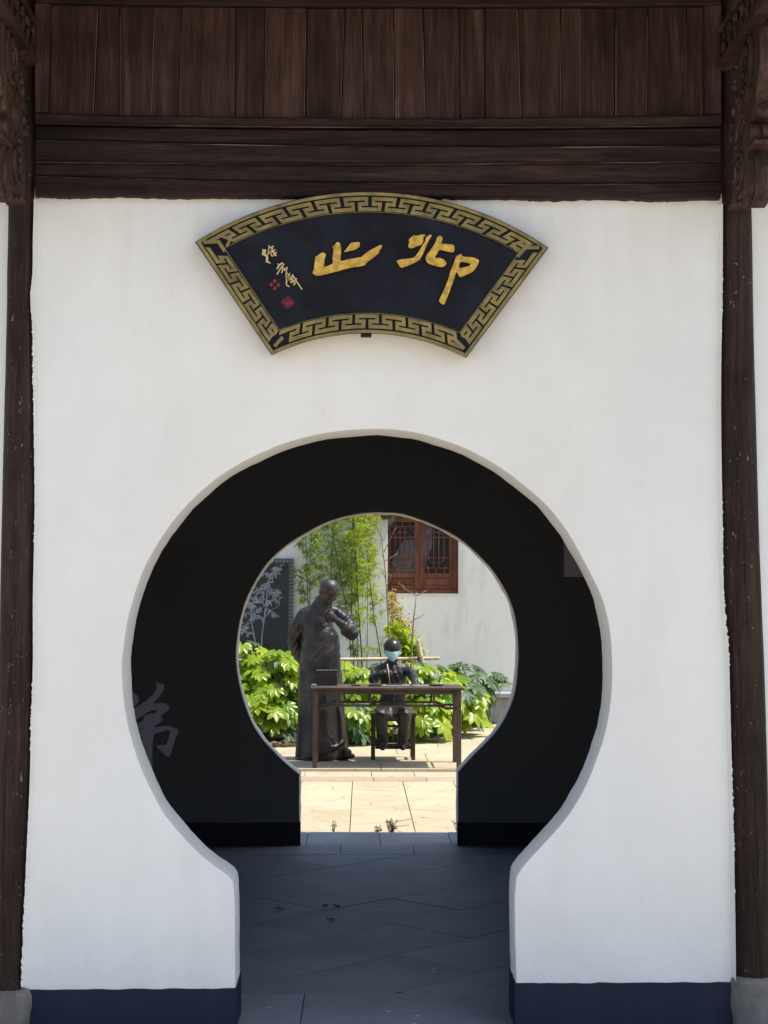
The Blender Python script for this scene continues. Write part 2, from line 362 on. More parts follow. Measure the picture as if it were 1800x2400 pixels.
def slab(poly, z0, z1, mat, parent, name='slab', gap=.0015, ch=.003):
    c = Vector((sum(p[0] for p in poly)/len(poly), sum(p[1] for p in poly)/len(poly)))
    q = []
    m = len(poly); area = sum(poly[i][0]*poly[(i+1) % m][1]-poly[(i+1) % m][0]*poly[i][1] for i in range(m))
    if area < 0: poly = poly[::-1]
    for i in range(m):
        a, b, d = Vector(poly[i-1]), Vector(poly[i]), Vector(poly[(i+1) % m])
        n1 = Vector((-(b-a).y, (b-a).x)).normalized(); n2 = Vector((-(d-b).y, (d-b).x)).normalized()
        k = n1+n2; k = k/max(.3, (1+n1.dot(n2))); q.append((b.x+k.x*gap, b.y+k.y*gap))
    jz = random.uniform(-.0012, .0012)
    mb = MB(); mb.prism(q, lambda a, b: (a, b, z0), lambda a, b: (a, b, z1+jz), inset=ch*(.5 if mat is M_FLOOR else 1))
    o = mb.build(name, mat, parent); return o
def clip(poly, a, b, c):                 # keep a*x+b*y<=c
    out = []
    for i in range(len(poly)):
        p, q = poly[i-1], poly[i]; dp, dq = a*p[0]+b*p[1]-c, a*q[0]+b*q[1]-c
        if (dp <= 0) != (dq <= 0):
            t = dp/(dp-dq); out.append((p[0]+(q[0]-p[0])*t, p[1]+(q[1]-p[1])*t))
        if dq <= 0: out.append(q)
    return out
def area2(p): return abs(sum(p[i-1][0]*p[i][1]-p[i][0]*p[i-1][1] for i in range(len(p))))/2
# diagonal field of the hall floor, between two straight borders
rs = math.sqrt(.5); X0, X1, Y0, Y1 = -2.3, 2.3, 6.32, 9.93
row = 0
u = .5
while u < 9.2:
    w = .485; off = (.49 if row % 2 else 0.0) + .13
    k = 3.0 + off
    while k < 9.5:
        cs = [(u, k), (u+w, k), (u+w, k+.98), (u, k+.98)]           # u=(y-x)/sqrt2, k=(x+y)/sqrt2
        poly = [((kk-uu)*rs, (uu+kk)*rs) for uu, kk in cs]
        for c_ in ((1, 0, X1), (-1, 0, -X0), (0, 1, Y1), (0, -1, -Y0)):
            if poly: poly = clip(poly, *c_)
        if len(poly) >= 3 and area2(poly) > .004: slab(poly, -.05, 0, M_FLOOR, hall_floor)
        k += .98
    u += w; row += 1
def strip(y0, y1, xs, z0, z1, mat, parent, name='slab', gap=.0015):
    for a, b in zip(xs[:-1], xs[1:]): slab([(a, y0), (b, y0), (b, y1), (a, y1)], z0, z1, mat, parent, name, gap)
strip(9.93, 10.31, [-2.3, -1.55, -.98, -.13, .34, 1.05, 1.7, 2.3], -.05, 0, M_FLOOR, hall_floor)
strip(10.31, STEP, [-3.0, -1.9, -1.0, -.36, .13, .60, 1.5, 2.4, 3.0], -.115, 0, M_FLOOR, hall_floor)
strip(5.46, 6.32, [-2.4, -1.35, -.22, 1.2, 2.4], -.05, 0, M_FLOOR, hall_floor)

g = MB(); g.box(-8, 8, STEP, 15.6, -.125, CZ-.03); g.box(-8, 8, 15.6, 27, -.124, PZ-.03)
court = tag(g.build('court_floor', M_JOINT2), kind='structure')
xs = [-.08+.47*i for i in range(-5, 6)]
strip(STEP+.012, 12.58, xs, -.1, CZ, M_COURT, court, 'paving_slab', .0018)
strip(12.58, 14.72, xs, -.1, CZ, M_COURT, court, 'paving_slab', .0018)
strip(14.72, 15.11, [-3.0, -1.9, -1.05, .12, .62, 1.5, 2.6], -.1, CZ+.001, M_PINK, court, 'paving_slab', .0015)
strip(15.11, 15.615, [-3.1, -2.2, -1.2, -.55, .1, .52, 1.25, 2.1, 3], -.1, CZ, M_COURT, court, 'paving_slab', .0015)
yy = 15.62
for r_ in range(8):
    h = [.78, .95, .85, .9, 1.0, .9, 1.0, 1.0][r_]
    o_ = [0, .5, .2, .7, .1, .6, .3, .8][r_]
    strip(yy, yy+h, [-4+o_+1.05*i for i in range(9)], -.08, PZ, M_COURT, court, 'paving_slab', .0015); yy += h

# planting bed
bed = [G(560, 1752), G(660, 1747), G(800, 1742), G(900, 1738), G(1010, 1722), G(1100, 1690), G(1128, 1682)]
pts = [(-3.5, bed[0].y)] + [(p.x, p.y) for p in bed] + [(2.0, 22.4), (.3, 22.4), (.3, 20.45), (-3.5, 20.45)]
g = MB(); g.prism(pts, lambda a, b: (a, b, PZ-.01), lambda a, b: (a, b, PZ+.03), inset=.01)
tag(g.build('soil_bed', M_SOIL), kind='structure')
lit = MB(); rr = random.Random(3)
for i in range(900):
    tt = rr.random()*(len(bed)-1); k = int(tt); p = bed[k].lerp(bed[k+1], tt-k); x = p.x+rr.gauss(0, .05); y = p.y + rr.random()**1.5*.7 - .10
    if x < -1.8: continue
    l = rr.uniform(.015, .05); a = rr.uniform(0, 6.28); dx, dy = math.cos(a)*l, math.sin(a)*l; z = PZ+.034+rr.random()*.03
    lit.add([(x-dx, y-dy, z), (x+dy*.4, y-dx*.4, z+rr.uniform(0, .02)), (x+dx, y+dy, z+rr.uniform(-.004, .02)), (x-dy*.4, y+dx*.4, z)], [(0, 1, 2, 3)])
tag(lit.build('leaf_litter', simple('litter', (.16, .09, .045), .8, 0, .6, 9), fix=False), kind='stuff')

# ------------------------------------------------------------------ front wall with moon gate
FRONT = [(551, 2393), (551, 2318), (551, 2200), (550, 2110), (547, 2067), (533, 2050), (500, 2027), (460, 1993), (413, 1943), (380, 1900), (350, 1843), (327, 1790), (310, 1737), (295, 1673), (288, 1610), (286, 1553),
 (292, 1500), (300, 1453), (314, 1400), (334, 1342), (358, 1295), (387, 1248), (422, 1202), (465, 1158), (513, 1118), (580, 1077), (663, 1041), (747, 1018), (833, 1007), (900, 1006), (967, 1013), (1027, 1028), (1092, 1052), (1165, 1091), (1227, 1137), (1283, 1187), (1325, 1240), (1355, 1290), (1382, 1340), (1407, 1393), (1422, 1443), (1431, 1495), (1434, 1553), (1434, 1590), (1430, 1650), (1420, 1710), (1403, 1765), (1380, 1825), (1353, 1877), (1327, 1917), (1293, 1957), (1253, 2000), (1223, 2034), (1210, 2055), (1206, 2110), (1207, 2200), (1210, 2304), (1210, 2393)]
BACK = [(702, 1983), (701, 1900), (701, 1815), (667, 1787), (640, 1760), (613, 1730), (590, 1693), (570, 1640), (560, 1600), (554, 1560), (553, 1520), (557, 1480), (566, 1438), (580, 1397), (607, 1347), (633, 1312), (673, 1276), (730, 1241), (780, 1218), (833, 1205), (868, 1201), (900, 1201), (943, 1204), (987, 1218), (1033, 1237), (1077, 1262), (1117, 1296), (1153, 1334), (1183, 1380), (1203, 1427), (1213, 1483), (1216, 1533), (1214, 1562), (1210, 1607), (1200, 1647), (1180, 1690), (1153, 1727), (1113, 1767), (1074, 1809), (1074, 1900), (1074, 1977)]
def smooth_path(pts, n=5, sharp=()):
    out = []
    m = len(pts)
    for i in range(m-1):
        p0, p1, p2, p3 = pts[max(i-1, 0)], pts[i], pts[i+1], pts[min(i+2, m-1)]
        if i in sharp: p0 = p1
        if i+1 in sharp: p3 = p2
        for k in range(n):
            t = k/n
            out.append(tuple(.5*((2*p1[j])+(-p0[j]+p2[j])*t+(2*p0[j]-5*p1[j]+4*p2[j]-p3[j])*t*t+(-p0[j]+3*p1[j]-3*p2[j]+p3[j])*t**3) for j in (0, 1)))
    out.append(pts[-1]); return out
def gate_path(src, Y, sharp):
    pp = [P(x, y, Y) for x, y in src]; pp = [(p.x, p.z) for p in pp]
    pp[0] = (pp[0][0], -.04); pp[-1] = (pp[-1][0], -.04)
    return smooth_path(pp, 5, sharp)
def gate_wall(path, x0, x1, ztop, y0, y1, rnd, wob, name, mat, parent):
    """wall with the gate cut down to the floor; rounded arris, slightly uneven inner edge"""
    n = len(path); nor = []
    for i in range(n):
        a, b = Vector(path[max(i-1, 0)]), Vector(path[min(i+1, n-1)]); d = (b-a).normalized(); nor.append((-d.y, d.x))   # left of travel = away from opening
    def ring(off, w, seed):
        r = []
        for i, (p, q) in enumerate(zip(path, nor)):
            o = off + w*(noise.noise(Vector((p[0]*9+seed, p[1]*9, seed)))+.5*noise.noise(Vector((p[0]*33, p[1]*33+seed, 1))))
            r.append((p[0]+q[0]*o, p[1]+q[1]*o))
        r[0] = (r[0][0], path[0][1]); r[-1] = (r[-1][0], path[-1][1]); return r
    rings = [(ring(rnd, wob*.3, 1), y0), (ring(rnd*.3, wob*.3, 1), y0+rnd*.3), (ring(0, wob*.3, 1), y0+rnd), (ring(0, wob, 5), y1-rnd*.4), (ring(rnd*.4, wob, 5), y1)]
    mb = MB()
    for r, y, flip in ((rings[0][0], y0, 0), (rings[-1][0], y1, 1)):
        poly = [(x0, path[0][1])] + r + [(x1, path[0][1]), (x1, ztop), (x0, ztop)]
        tr = tessellate_polygon([[Vector((a, b, 0)) for a, b in poly]])
        mb.add([(a, y, b) for a, b in poly], [t[::-1] if flip else t for t in tr])
    vs = [(a, y, b) for r, y in rings for a, b in r]; fs = []
    for k in range(len(rings)-1):
        for i in range(n-1): fs.append((k*n+i, k*n+i+1, (k+1)*n+i+1, (k+1)*n+i))
    mb.add(vs, fs)
    mb.add([(x0, y0, -.04), (x0, y1, -.04), (x0, y1, ztop), (x0, y0, ztop)], [(0, 1, 2, 3)])
    mb.add([(x1, y0, -.04), (x1, y1, -.04), (x1, y1, ztop), (x1, y0, ztop)], [(0, 1, 2, 3)])
    mb.add([(x0, y0, ztop), (x1, y0, ztop), (x1, y1, ztop), (x0, y1, ztop)], [(0, 1, 2, 3)])
    bm = bmesh.new(); tmp = bpy.data.meshes.new('t'); tmp.from_pydata(mb.v, [], mb.f); bm.from_mesh(tmp)
    bmesh.ops.remove_doubles(bm, verts=bm.verts, dist=1e-5); m2 = MB(); m2.bm(bm)
    o = m2.build(name, mat, parent)
    o.data.polygons.foreach_set('use_smooth', [True]*len(o.data.polygons)); o.data.set_sharp_from_angle(angle=R_(28))
    return o
fpath = gate_path(FRONT, WY, (4, 53))
XL, XR = P(62, 1200, WY).x, P(1710, 1200, WY).x
fw_t = thing('plaster_wall', 'white plastered wall pierced by the large front moon gate, under the dark beams', 'wall', (0, WY, 0))
gate_wall(fpath, XL, XR, 3.16, WY, WY+TH, .005, .004, 'wall', M_WALL, fw_t)
# painted band round the foot of the wall, wrapping into the gate
def dado(path, zt0, zt1, xo, y0, y1, side, name, mat, parent, t=.005):
    xe = path[0][0] if side < 0 else path[-1][0]
    mb = MB(); x_in = xe - side*t
    # plan strips: front face band and reveal band
    n = 26
    for seg in ('f', 'r'):
        vs = []; fs = []
        for i in range(n+1):
            k = i/n
            if seg == 'f': x = xo+(x_in-xo)*k; z = zt0+(zt1-zt0)*k+.0035*noise.noise(Vector((x*14, 0, side*3)))+.002*noise.noise(Vector((x*60, 0, side*3))); a, b = (x, y0-t), (x, y0+.001)
            else: y = y0+.0012+(y1-y0+t)*k; z = zt1+.004*noise.noise(Vector((y*20, 4, 0))) + .004*k; a, b = (x_in, y), (xe+side*.004, y)
            vs += [(a[0], a[1], -.04), (a[0], a[1], z), (b[0], b[1], z), (b[0], b[1], -.04)]
        for i in range(n):
            for j in range(4): fs.append((i*4+j, (i+1)*4+j, (i+1)*4+(j+1) % 4, i*4+(j+1) % 4))
        fs += [(0, 1, 2, 3), (n*4+3, n*4+2, n*4+1, n*4)]
        mb.add(vs, fs)
    return mb.build(name, mat, parent)
dl = P(80, 2320, WY).z; dl2 = P(551, 2316, WY).z; dr = P(1210, 2304, WY).z; dr2 = P(1715, 2302, WY).z
dado(fpath, dl, dl2, XL, WY, WY+TH, -1, 'painted_band', M_DADO, fw_t)
dado(fpath, dr2, dr, XR, WY, WY+TH, 1, 'painted_band', M_DADO, fw_t)
# walls of the next bays
for nm, x0, x1, lab in (('side', -6, P(-20, 1200, WY).x, 'white plastered wall of the bay left of the left timber post'), ('side', P(1790, 1200, WY).x, 6, 'white plastered wall of the bay right of the right timber post')):
    t_ = thing('bay_wall', lab, 'wall', ((x0+x1)/2, WY, 0))
    ov = .05; a, b = (x0, x1+ov) if x0 < 0 else (x0-ov, x1)
    m_ = MB(); m_.box(a, b, WY+.001, WY+TH, -.04, 3.16); m_.build('wall', M_WALL, t_)
    m_ = MB(); m_.box(a, b, WY-.004, WY+.0005, -.04, dl); m_.build('painted_band', M_DADO, t_)

# ------------------------------------------------------------------ timber posts
LP = [(-40, 18, 84), (300, 18, 84), (480, 16, 82), (560, 15, 80), (640, 13, 79), (700, 13, 74), (780, 11, 79), (900, 8, 81), (1000, 5, 82), (1200, 0, 84), (1400, -4, 80), (1550, -6, 80), (1700, -9, 76), (1850, -11, 72), (2000, -14, 65), (2200, -16, 57), (2330, -17, 54)]
RP = [(-40, 1688, 1752), (300, 1688, 1757), (480, 1691, 1765), (560, 1691, 1767), (700, 1690, 1769), (800, 1688, 1771), (900, 1687, 1774), (1000, 1687, 1777), (1200, 1690, 1782), (1400, 1694, 1789), (1520, 1704, 1794), (1600, 1707, 1797), (1800, 1712, 1803), (2000, 1717, 1808), (2150, 1720, 1811), (2310, 1722, 1814)]
def post(tab, label, seed):
    t_ = thing('timber_post', label, 'post', (P((tab[-1][1]+tab[-1][2])/2, 2300, WY).x, WY, 0))
    rings = []; prof = []
    tt = smooth_path([(a, b) for a, b, c in tab], 5); t2 = smooth_path([(a, c) for a, b, c in tab], 5)
    for (y, xl), (_, xr) in zip(tt, t2):
        a, b = P(xl, y, WY-.01), P(xr, y, WY-.01); prof.append((a.x, b.x, a.z))
    prof.sort(key=lambda q: q[2])
    n = 40
    for xl, xr, z in prof:
        cx, rx = (xl+xr)/2, (xr-xl)/2; rg = []
        for k in range(n):
            a = 2*math.pi*k/n; w = 1+.018*noise.noise(Vector((math.cos(a)*2+seed, math.sin(a)*2, z*1.2)))+.01*noise.noise(Vector((math.cos(a)*9, math.sin(a)*9+seed, z*6)))
            rg.append((cx+math.cos(a)*rx*w, WY+.03+math.sin(a)*.085*w, z))
        rings.append(rg)
    m_ = MB(); m_.loft(rings); sh = m_.build('shaft', M_POST, t_, smooth=True)
    return t_, prof, sh
plt, lprof, pl = post(LP, 'dark timber post at the left edge, between the two plaster walls', 3.3)
prt, rprof, pr = post(RP, 'dark cracked timber post at the right edge, between the two plaster walls', 8.1)
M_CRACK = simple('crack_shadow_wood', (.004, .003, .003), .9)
def crack(parent, prof, pxs, Y, wid=.0022):
    m_ = MB(); vs = []; pts = smooth_path(pxs, 6); n = len(pts)
    for i, (x, y) in enumerate(pts):
        p = P(x, y, Y); z = p.z
        q = min(prof, key=lambda r: abs(r[2]-z)); cx, rx = (q[0]+q[1])/2, (q[1]-q[0])/2
        f = max(-.97, min(.97, (p.x-cx)/rx)); yy = WY+.03-.085*math.sqrt(1-f*f)-.0018
        w = wid*math.sin(math.pi*min(1, max(.02, i/(n-1))))**.5*(.7+.6*random.random())
        x0 = p.x+.0008*random.uniform(-1, 1)
        vs += [(x0-w/2, yy, z), (x0+w/2, yy, z), (x0+w/2, yy+.006, z), (x0-w/2, yy+.006, z)]
    fs = []
    for i in range(n-1):
        for j in range(4): fs.append((i*4+j, (i+1)*4+j, (i+1)*4+(j+1) % 4, i*4+(j+1) % 4))
    m_.add(vs, fs); return m_.build('drying_crack', M_CRACK, parent)
crack(pl, lprof, [(52, 560), (50, 620), (46, 720)], 5.73); crack(pl, lprof, [(12, 1815), (8, 1900), (4, 2040)], 5.73, .004)
crack(pl, lprof, [(70, 1400), (66, 1600), (60, 1850), (56, 2150), (50, 2290)], 5.74, .002)
crack(pr, rprof, [(1733, 490), (1733, 640), (1731, 800), (1728, 900), (1731, 1010), (1731, 1150)], 5.73)
crack(pr, rprof, [(1700, 500), (1700, 700), (1703, 860)], 5.74, .0016)
crack(pr, rprof, [(1744, 1180), (1748, 1290), (1750, 1390), (1757, 1500)], 5.73, .003)
crack(pr, rprof, [(1741, 1200), (1743, 1100), (1743, 1000)], 5.73, .0016)
crack(pr, rprof, [(1767, 1795), (1772, 1900), (1778, 2010), (1781, 2080)], 5.73, .004)
crack(pr, rprof, [(1770, 2040), (1776, 2120), (1781, 2200), (1787, 2310)], 5.73, .003)
crack(pr, rprof, [(1722, 1400), (1725, 1550), (1727, 1700)], 5.73, .0014)
# ragged edge of whitewash where the wall meets the post
def smear(parent, prof, side, z0, z1, seed, par_name='limewash_edge'):
    m_ = MB(); vs = []; fs = []; n = int((z1-z0)/.006)
    for i in range(n+1):
        z = z0+(z1-z0)*i/n; q = min(prof, key=lambda r: abs(r[2]-z)); xe = q[1] if side > 0 else q[0]
        wv = noise.noise(Vector((seed, z*2.3, 0)))*.9+noise.noise(Vector((seed, z*55, 3)))*.22+.30*noise.noise(Vector((seed, z*150, 3)))
        w = max(0.0, wv-.12)*.020
        vs += [(xe+side*.006, WY-.006, z), (xe-side*w-side*.0005, WY-.030, z), (xe-side*w-side*.0005, WY-.026, z), (xe+side*.006, WY+.002, z)]
    for i in range(n):
        for j in range(4): fs.append((i*4+j, (i+1)*4+j, (i+1)*4+(j+1) % 4, i*4+(j+1) % 4))
    m_.add(vs, fs); return m_.build(par_name, M_WALL, parent)
zb = P(60, 2310, WY).z; zt = P(60, 470, WY).z
smear(fw_t, lprof, 1, zb, zt, 2.2); smear(fw_t, rprof, -1, zb, zt, 7.7)
# drum stones below the posts
def drum(px, label, prx, pry, seed):
    c = P(px, 2300, WY); t_ = thing('post_base_stone', label, 'stone base', (c.x, WY+.02, 0))
    rings = []
    zt_ = P(px, pry, WY-.1).z
    for k, (zz, r) in enumerate([(-.02, .142), (.03, .150), (zt_*.5, .156), (zt_-.02, .153), (zt_-.004, .146), (zt_, .12)]):
        rings.append([(c.x+math.cos(a)*r*(1+.07*noise.noise(Vector((math.cos(a)*5+seed, math.sin(a)*5, zz*22)))), WY+.03+math.sin(a)*r*(1+.07*noise.noise(Vector((math.cos(a)*5+seed, math.sin(a)*5, zz*22)))), zz+.006*noise.noise(Vector((a*2, seed, k)))) for a in [2*math.pi*i/36 for i in range(36)]])
    m_ = MB(); m_.loft(rings); m_.build('stone_drum', M_GRAN, t_, smooth=True)
drum(-22, 'rough grey stone base under the left timber post', 60, 2330, 1.1)
drum(1806, 'rough reddish grey stone base under the right timber post', 60, 2300, 5.2)

# ------------------------------------------------------------------ lintel beams and boarded panel
lin = thing('timber_lintel', 'stack of four dark weathered beams over the white wall', 'beam', (0, WY, 3.1))
def zline(tri, Y):                        # (left, mid, right) photo heights -> function x -> z
    a = [P(px, py, Y) for px, py in zip((85, 880, 1688), tri)]
    def f(x):
        t = (x-a[0].x)/(a[2].x-a[0].x)
        return a[0].z*(1-t)*(1-2*t) + 4*a[1].z*t*(1-t) + a[2].z*t*(2*t-1)
    return f
bx0, bx1 = P(84, 300, 5.75).x, P(1689, 300, 5.75).x
def beam(fb, ft, yf, name, mat, parent, seed, x0=bx0, x1=bx1, rag=0.0, n=90, gap=.0014):
    rings = []
    for i in range(n+1):
        x = x0+(x1-x0)*i/n; zb_, zt_ = fb(x)+gap, ft(x)-gap
        zb_ += .0015*noise.noise(Vector((x*8, seed, 0))) + (rag*(noise.noise(Vector((x*5, seed, 2)))*.5+noise.noise(Vector((x*31, seed, 7)))*.35+.45*noise.noise(Vector((x*90, seed, 7)))*max(0, noise.noise(Vector((x*4, 5, 5)))+.3)) if rag else 0)
        zt_ += .0015*noise.noise(Vector((x*8, seed+9, 0)))
        c = .006; yq = yf+.003*noise.noise(Vector((x*2, seed, 4)))
        rings.append([(x, yq+c, zb_), (x, yq, zb_+c), (x, yq, zt_-c), (x, yq+c, zt_), (x, WY+.15, zt_), (x, WY+.15, zb_)])
    m_ = MB(); m_.loft(rings); return m_.build(name, mat, parent)
z0f, z1f, z2f, z3f, z4f = (zline(q, 5.76) for q in ((459, 463, 467), (411, 428, 428), (378, 383, 376), (326, 342, 339), (291, 301, 296)))
beam(z0f, z1f, 5.758, 'beam', M_BEAM, lin, 1, rag=.011, n=420); beam(z1f, z2f, 5.768, 'beam', M_BEAM, lin, 2); beam(z2f, z3f, 5.757, 'beam', M_BEAM, lin, 3); beam(z3f, z4f, 5.764, 'beam', M_BEAM, lin, 4)
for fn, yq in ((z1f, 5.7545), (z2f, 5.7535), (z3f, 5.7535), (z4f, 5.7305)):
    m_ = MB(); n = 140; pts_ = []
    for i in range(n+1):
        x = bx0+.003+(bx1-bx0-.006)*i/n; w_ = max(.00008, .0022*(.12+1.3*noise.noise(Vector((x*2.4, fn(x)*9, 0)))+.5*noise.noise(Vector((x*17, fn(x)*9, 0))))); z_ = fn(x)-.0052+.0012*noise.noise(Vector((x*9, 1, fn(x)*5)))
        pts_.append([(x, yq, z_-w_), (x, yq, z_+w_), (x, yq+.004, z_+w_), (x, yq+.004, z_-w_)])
    m_.loft(pts_); m_.build('worn_highlight', M_EDGE, lin)  # pale bars paint the worn arris and the highlight along it
pan = thing('boarded_panel', 'panel of upright dark brown boards in a timber frame above the beams', 'wood panel', (0, WY, 3.5))
z5f = zline((268, 280, 271), 5.76); z6f = zline((12, 20, 16), 5.76); z7f = zline((-40, -34, -38), 5.76)
beam(z4f, z5f, 5.735, 'bottom_rail', M_BEAM, pan, 5); beam(z6f, z7f, 5.735, 'top_rail', M_BEAM, pan, 6)
JX = [(121, 117), (232, 221), (281, 281), (361, 353), (425, 419), (553, 552), (621, 619), (719, 715), (809, 800), (848, 853), (923, 924), (991, 998), (1076, 1079), (1137, 1137), (1214, 1221), (1313, 1316), (1362, 1361), (1441, 1441), (1518, 1516), (1608, 1609), (1649, 1650)]
def vboard(xa, xb, y, name, mat, parent, gap=.0008, ch=.0018, ze=.001):
    q = []
    for (tx, bx_) in (xa, xb): q.append((P(tx, 15, 5.76).x, P(bx_, 275, 5.76).x))
    (lt, lb), (rt_, rb) = q
    poly = [(lb+gap, z5f(lb)+ze), (rb-gap, z5f(rb)+ze), (rt_-gap, z6f(rt_)-ze), (lt+gap, z6f(lt)-ze)]
    m_ = MB(); m_.prism(poly, lambda a, b: (a, y+.03, b), lambda a, b: (a, y, b), inset=ch); return m_.build(name, mat, parent)
for i in range(len(JX)-1): vboard(JX[i], JX[i+1], 5.757+random.uniform(-.0035, .0035), 'board', M_BOARD, pan)
vboard((84, 84), JX[0], 5.738, 'stile', M_BOARD, pan); vboard(JX[-1], (1688, 1688), 5.738, 'stile', M_BOARD, pan)
for a in (JX[1:-1]):                      # pale arrises beside some joints: wear plus a painted edge highlight
    if random.random() < .8:
        xt, xb = P(a[0], 15, 5.76).x, P(a[1], 275, 5.76).x
        sgn = random.choice((-1, 1)); top = random.uniform(0, .25); zt_, zb_ = z6f(xt), z5f(xb)
        m_ = MB(); z1_ = zt_-(zt_-zb_)*top; x1_ = xt+(xb-xt)*top
        m_.bar((xb+sgn*.0028, 5.7520, zb_+.006), (x1_+sgn*.0028, 5.7520, z1_-.006), random.uniform(.0012, .0024), .003, (0, 1, 0)); m_.build('worn_highlight', M_EDGE, pan)
m_ = MB(); m_.box(bx0-.1, bx1+.1, 5.79, 5.93, 3.1, 4.1); m_.build('backing_board', M_BOARD, pan)
for x0, x1, lab in ((-6, P(2, 300, 5.75).x, 'dark beams of the bay left of the left post'), (P(1775, 300, 5.75).x, 6, 'dark beams of the bay right of the right post')):
    t_ = thing('bay_lintel', lab, 'beam', ((x0+x1)/2, WY, 3.1)); zc = [3.09, 3.135, 3.19, 3.25, 3.31, 3.8]
    for i in range(5):
        m_ = MB(); m_.box(x0, x1, 5.755+.004*(i % 2), WY+.1, zc[i]+.002, zc[i+1]-.002, .004); m_.build('beam', M_BEAM, t_)

# ------------------------------------------------------------------ carved brackets under the eaves
def spiral(c, r0, turns, X, w, h, side, squash=1.0, start=0.0, cw=1):
    pts = []; n = int(26*turns)
    for i in range(n+1):
        k = i/n; r = r0*(1-.82*k); a = start+cw*2*math.pi*turns*k
        pts.append((X-side*h*.3, c[0]+math.cos(a)*r, c[1]+math.sin(a)*r*squash))
    rad = [w*(1-.45*i/n) for i in range(n+1)]
    return pts, rad
def bracket(side, label):
    X = 1.372; TT = .07
    def mx(x): return x if side > 0 else -(x)+.113
    t_ = thing('carved_bracket', label, 'bracket', (mx(X+.03), WY-.1, 3.0))
    def sp(px, py): v = PX(px, py, X); return (v.y, v.z)
    out = [(1713, 483), (1745, 484), (1751, 470), (1757, 452), (1760, 430), (1760, 400), (1756, 372), (1750, 345), (1750, 300), (1760, 275), (1770, 240), (1776, 200), (1781, 150), (1782, 110), (1779, 70), (1772, 52), (1752, 68), (1740, 88), (1735, 110), (1732, 140), (1729, 200), (1722, 240), (1721, 280), (1717, 332), (1712, 367), (1711, 416)]
    q = smooth_path([sp(*p) for p in out], 3)
    m_ = MB(); m_.prism(q, lambda a, b: (mx(X+TT), a, b), lambda a, b: (mx(X), a, b), inset=.006); sb = m_.build('scroll_body', M_CARVE, t_)
    def sc(px, py, r, turns, start, cw, w, nm='scroll', sq=1.0):
        c = sp(px, py); pts, rad = spiral(c, r, turns, X, w, w, 1, sq, start, cw)
        m = MB(); m.tube([(mx(p[0]), p[1], p[2]) for p in pts], rad, 8); m.build(nm, M_CARVE, sb, smooth=True)
        m = MB()
        pts2 = [(mx(X-w*.3-.002+.004), c[0]+math.cos(a)*r*1.0, c[1]+math.sin(a)*r*sq) for a in [2*math.pi*i/30 for i in range(30)]]
    sc(1734, 405, .075, 1.7, 1.2, 1, .011); sc(1752, 150, .098, 2.0, 1.4, 1, .012, sq=1.15)
    sc(1740, 290, .04, 1.2, 3.5, -1, .008); sc(1735, 250, .035, 1.3, .5, 1, .008); sc(1735, 455, .042, 1.2, 4.0, 1, .008); sc(1762, 105, .03, 1.0, .5, 1, .007)
    # flowing ridges along the body
    for off in ((0, 0), (6, 0), (11, 2)):
        ln = smooth_path([sp(px+off[0], py+off[1]) for px, py in ((1726, 335), (1731, 300), (1738, 265), (1748, 235), (1756, 205))], 5)
        m = MB(); m.tube([(mx(X-.002), a, b) for a, b in ln], [.006*(1-.4*abs(i/len(ln)-.5)) for i in range(len(ln))], 6); m.build('ridge', M_CARVE, sb, smooth=True)
    # pierced leaf knobs on the wall-side edge
    for i, (px, py) in enumerate(((1726, 228), (1724, 262), (1721, 296), (1718, 325), (1727, 205), (1745, 212), (1752, 120), (1745, 175), (1757, 185), (1730, 345), (1726, 372), (1724, 425))):
        c = sp(px, py); m = MB(); m.sphere((mx(X-.004), c[0], c[1]), (.012, .014, .019), Euler((.5*i, 0, 0)), 10, 6); m.build('leaf_knob', M_CARVE, sb, smooth=True)
    for i, (px, py) in enumerate(((1737, 218), (1760, 135), (1748, 108), (1756, 165), (1738, 328), (1729, 395))):
        c = sp(px, py); m = MB(); m.sphere((mx(X-.0035), c[0], c[1]), (.0045, .010, .016), Euler((.4*i, 0, 0)), 10, 6); m.build('hollow_shade', M_CRACK, sb, smooth=True)  # near-black flat bumps paint the shade inside the pierced holes
    # little bracket block with volutes, and leaf above it
    a = sp(1752, 320)[0]; zc = sp(1752, 320)[1]
    m = MB(); m.box(min(mx(X-.004), mx(X+TT+.01)), max(mx(X-.004), mx(X+TT+.01)), a-.10, a+.02, zc-.055, zc-.038, .004); m.build('capital_plate', M_CARVE, t_)
    m = MB(); m.tube([(mx(X-.006), a-.035, zc-.002), (mx(X+.03), a-.035, zc-.002)], .036, 20); m.tube([(mx(X-.008), a-.035, zc-.002), (mx(X-.005), a-.035, zc-.002)], .02, 16); m.build('volute', M_CARVE, t_)
    m = MB(); m.tube([(mx(X+.032), a-.06, zc-.002), (mx(X+TT+.008), a-.06, zc-.002)], .034, 20); m.build('volute', M_CARVE, t_)
    m = MB(); m.sphere((mx(X+.055), a-.13, zc+.062), (.055, .06, .024), Euler((.5, -.35*side, 0)), 14, 8); m.build('leaf_boss', M_CARVE, t_, smooth=True)
    # foot moulding
    b0 = sp(1713, 484); b1 = sp(1748, 484)
    m = MB(); m.box(min(mx(X-.004), mx(X+TT)), max(mx(X-.004), mx(X+TT)), b1[0]-.03, WY-.045, b0[1]-.012, b0[1]+.012, .004); m.build('foot_moulding', M_CARVE, t_)
    # front bulge
    prof = smooth_path([sp(*p) for p in ((1748, 484), (1757, 470), (1763, 440), (1763, 400), (1757, 372), (1752, 350))], 5)
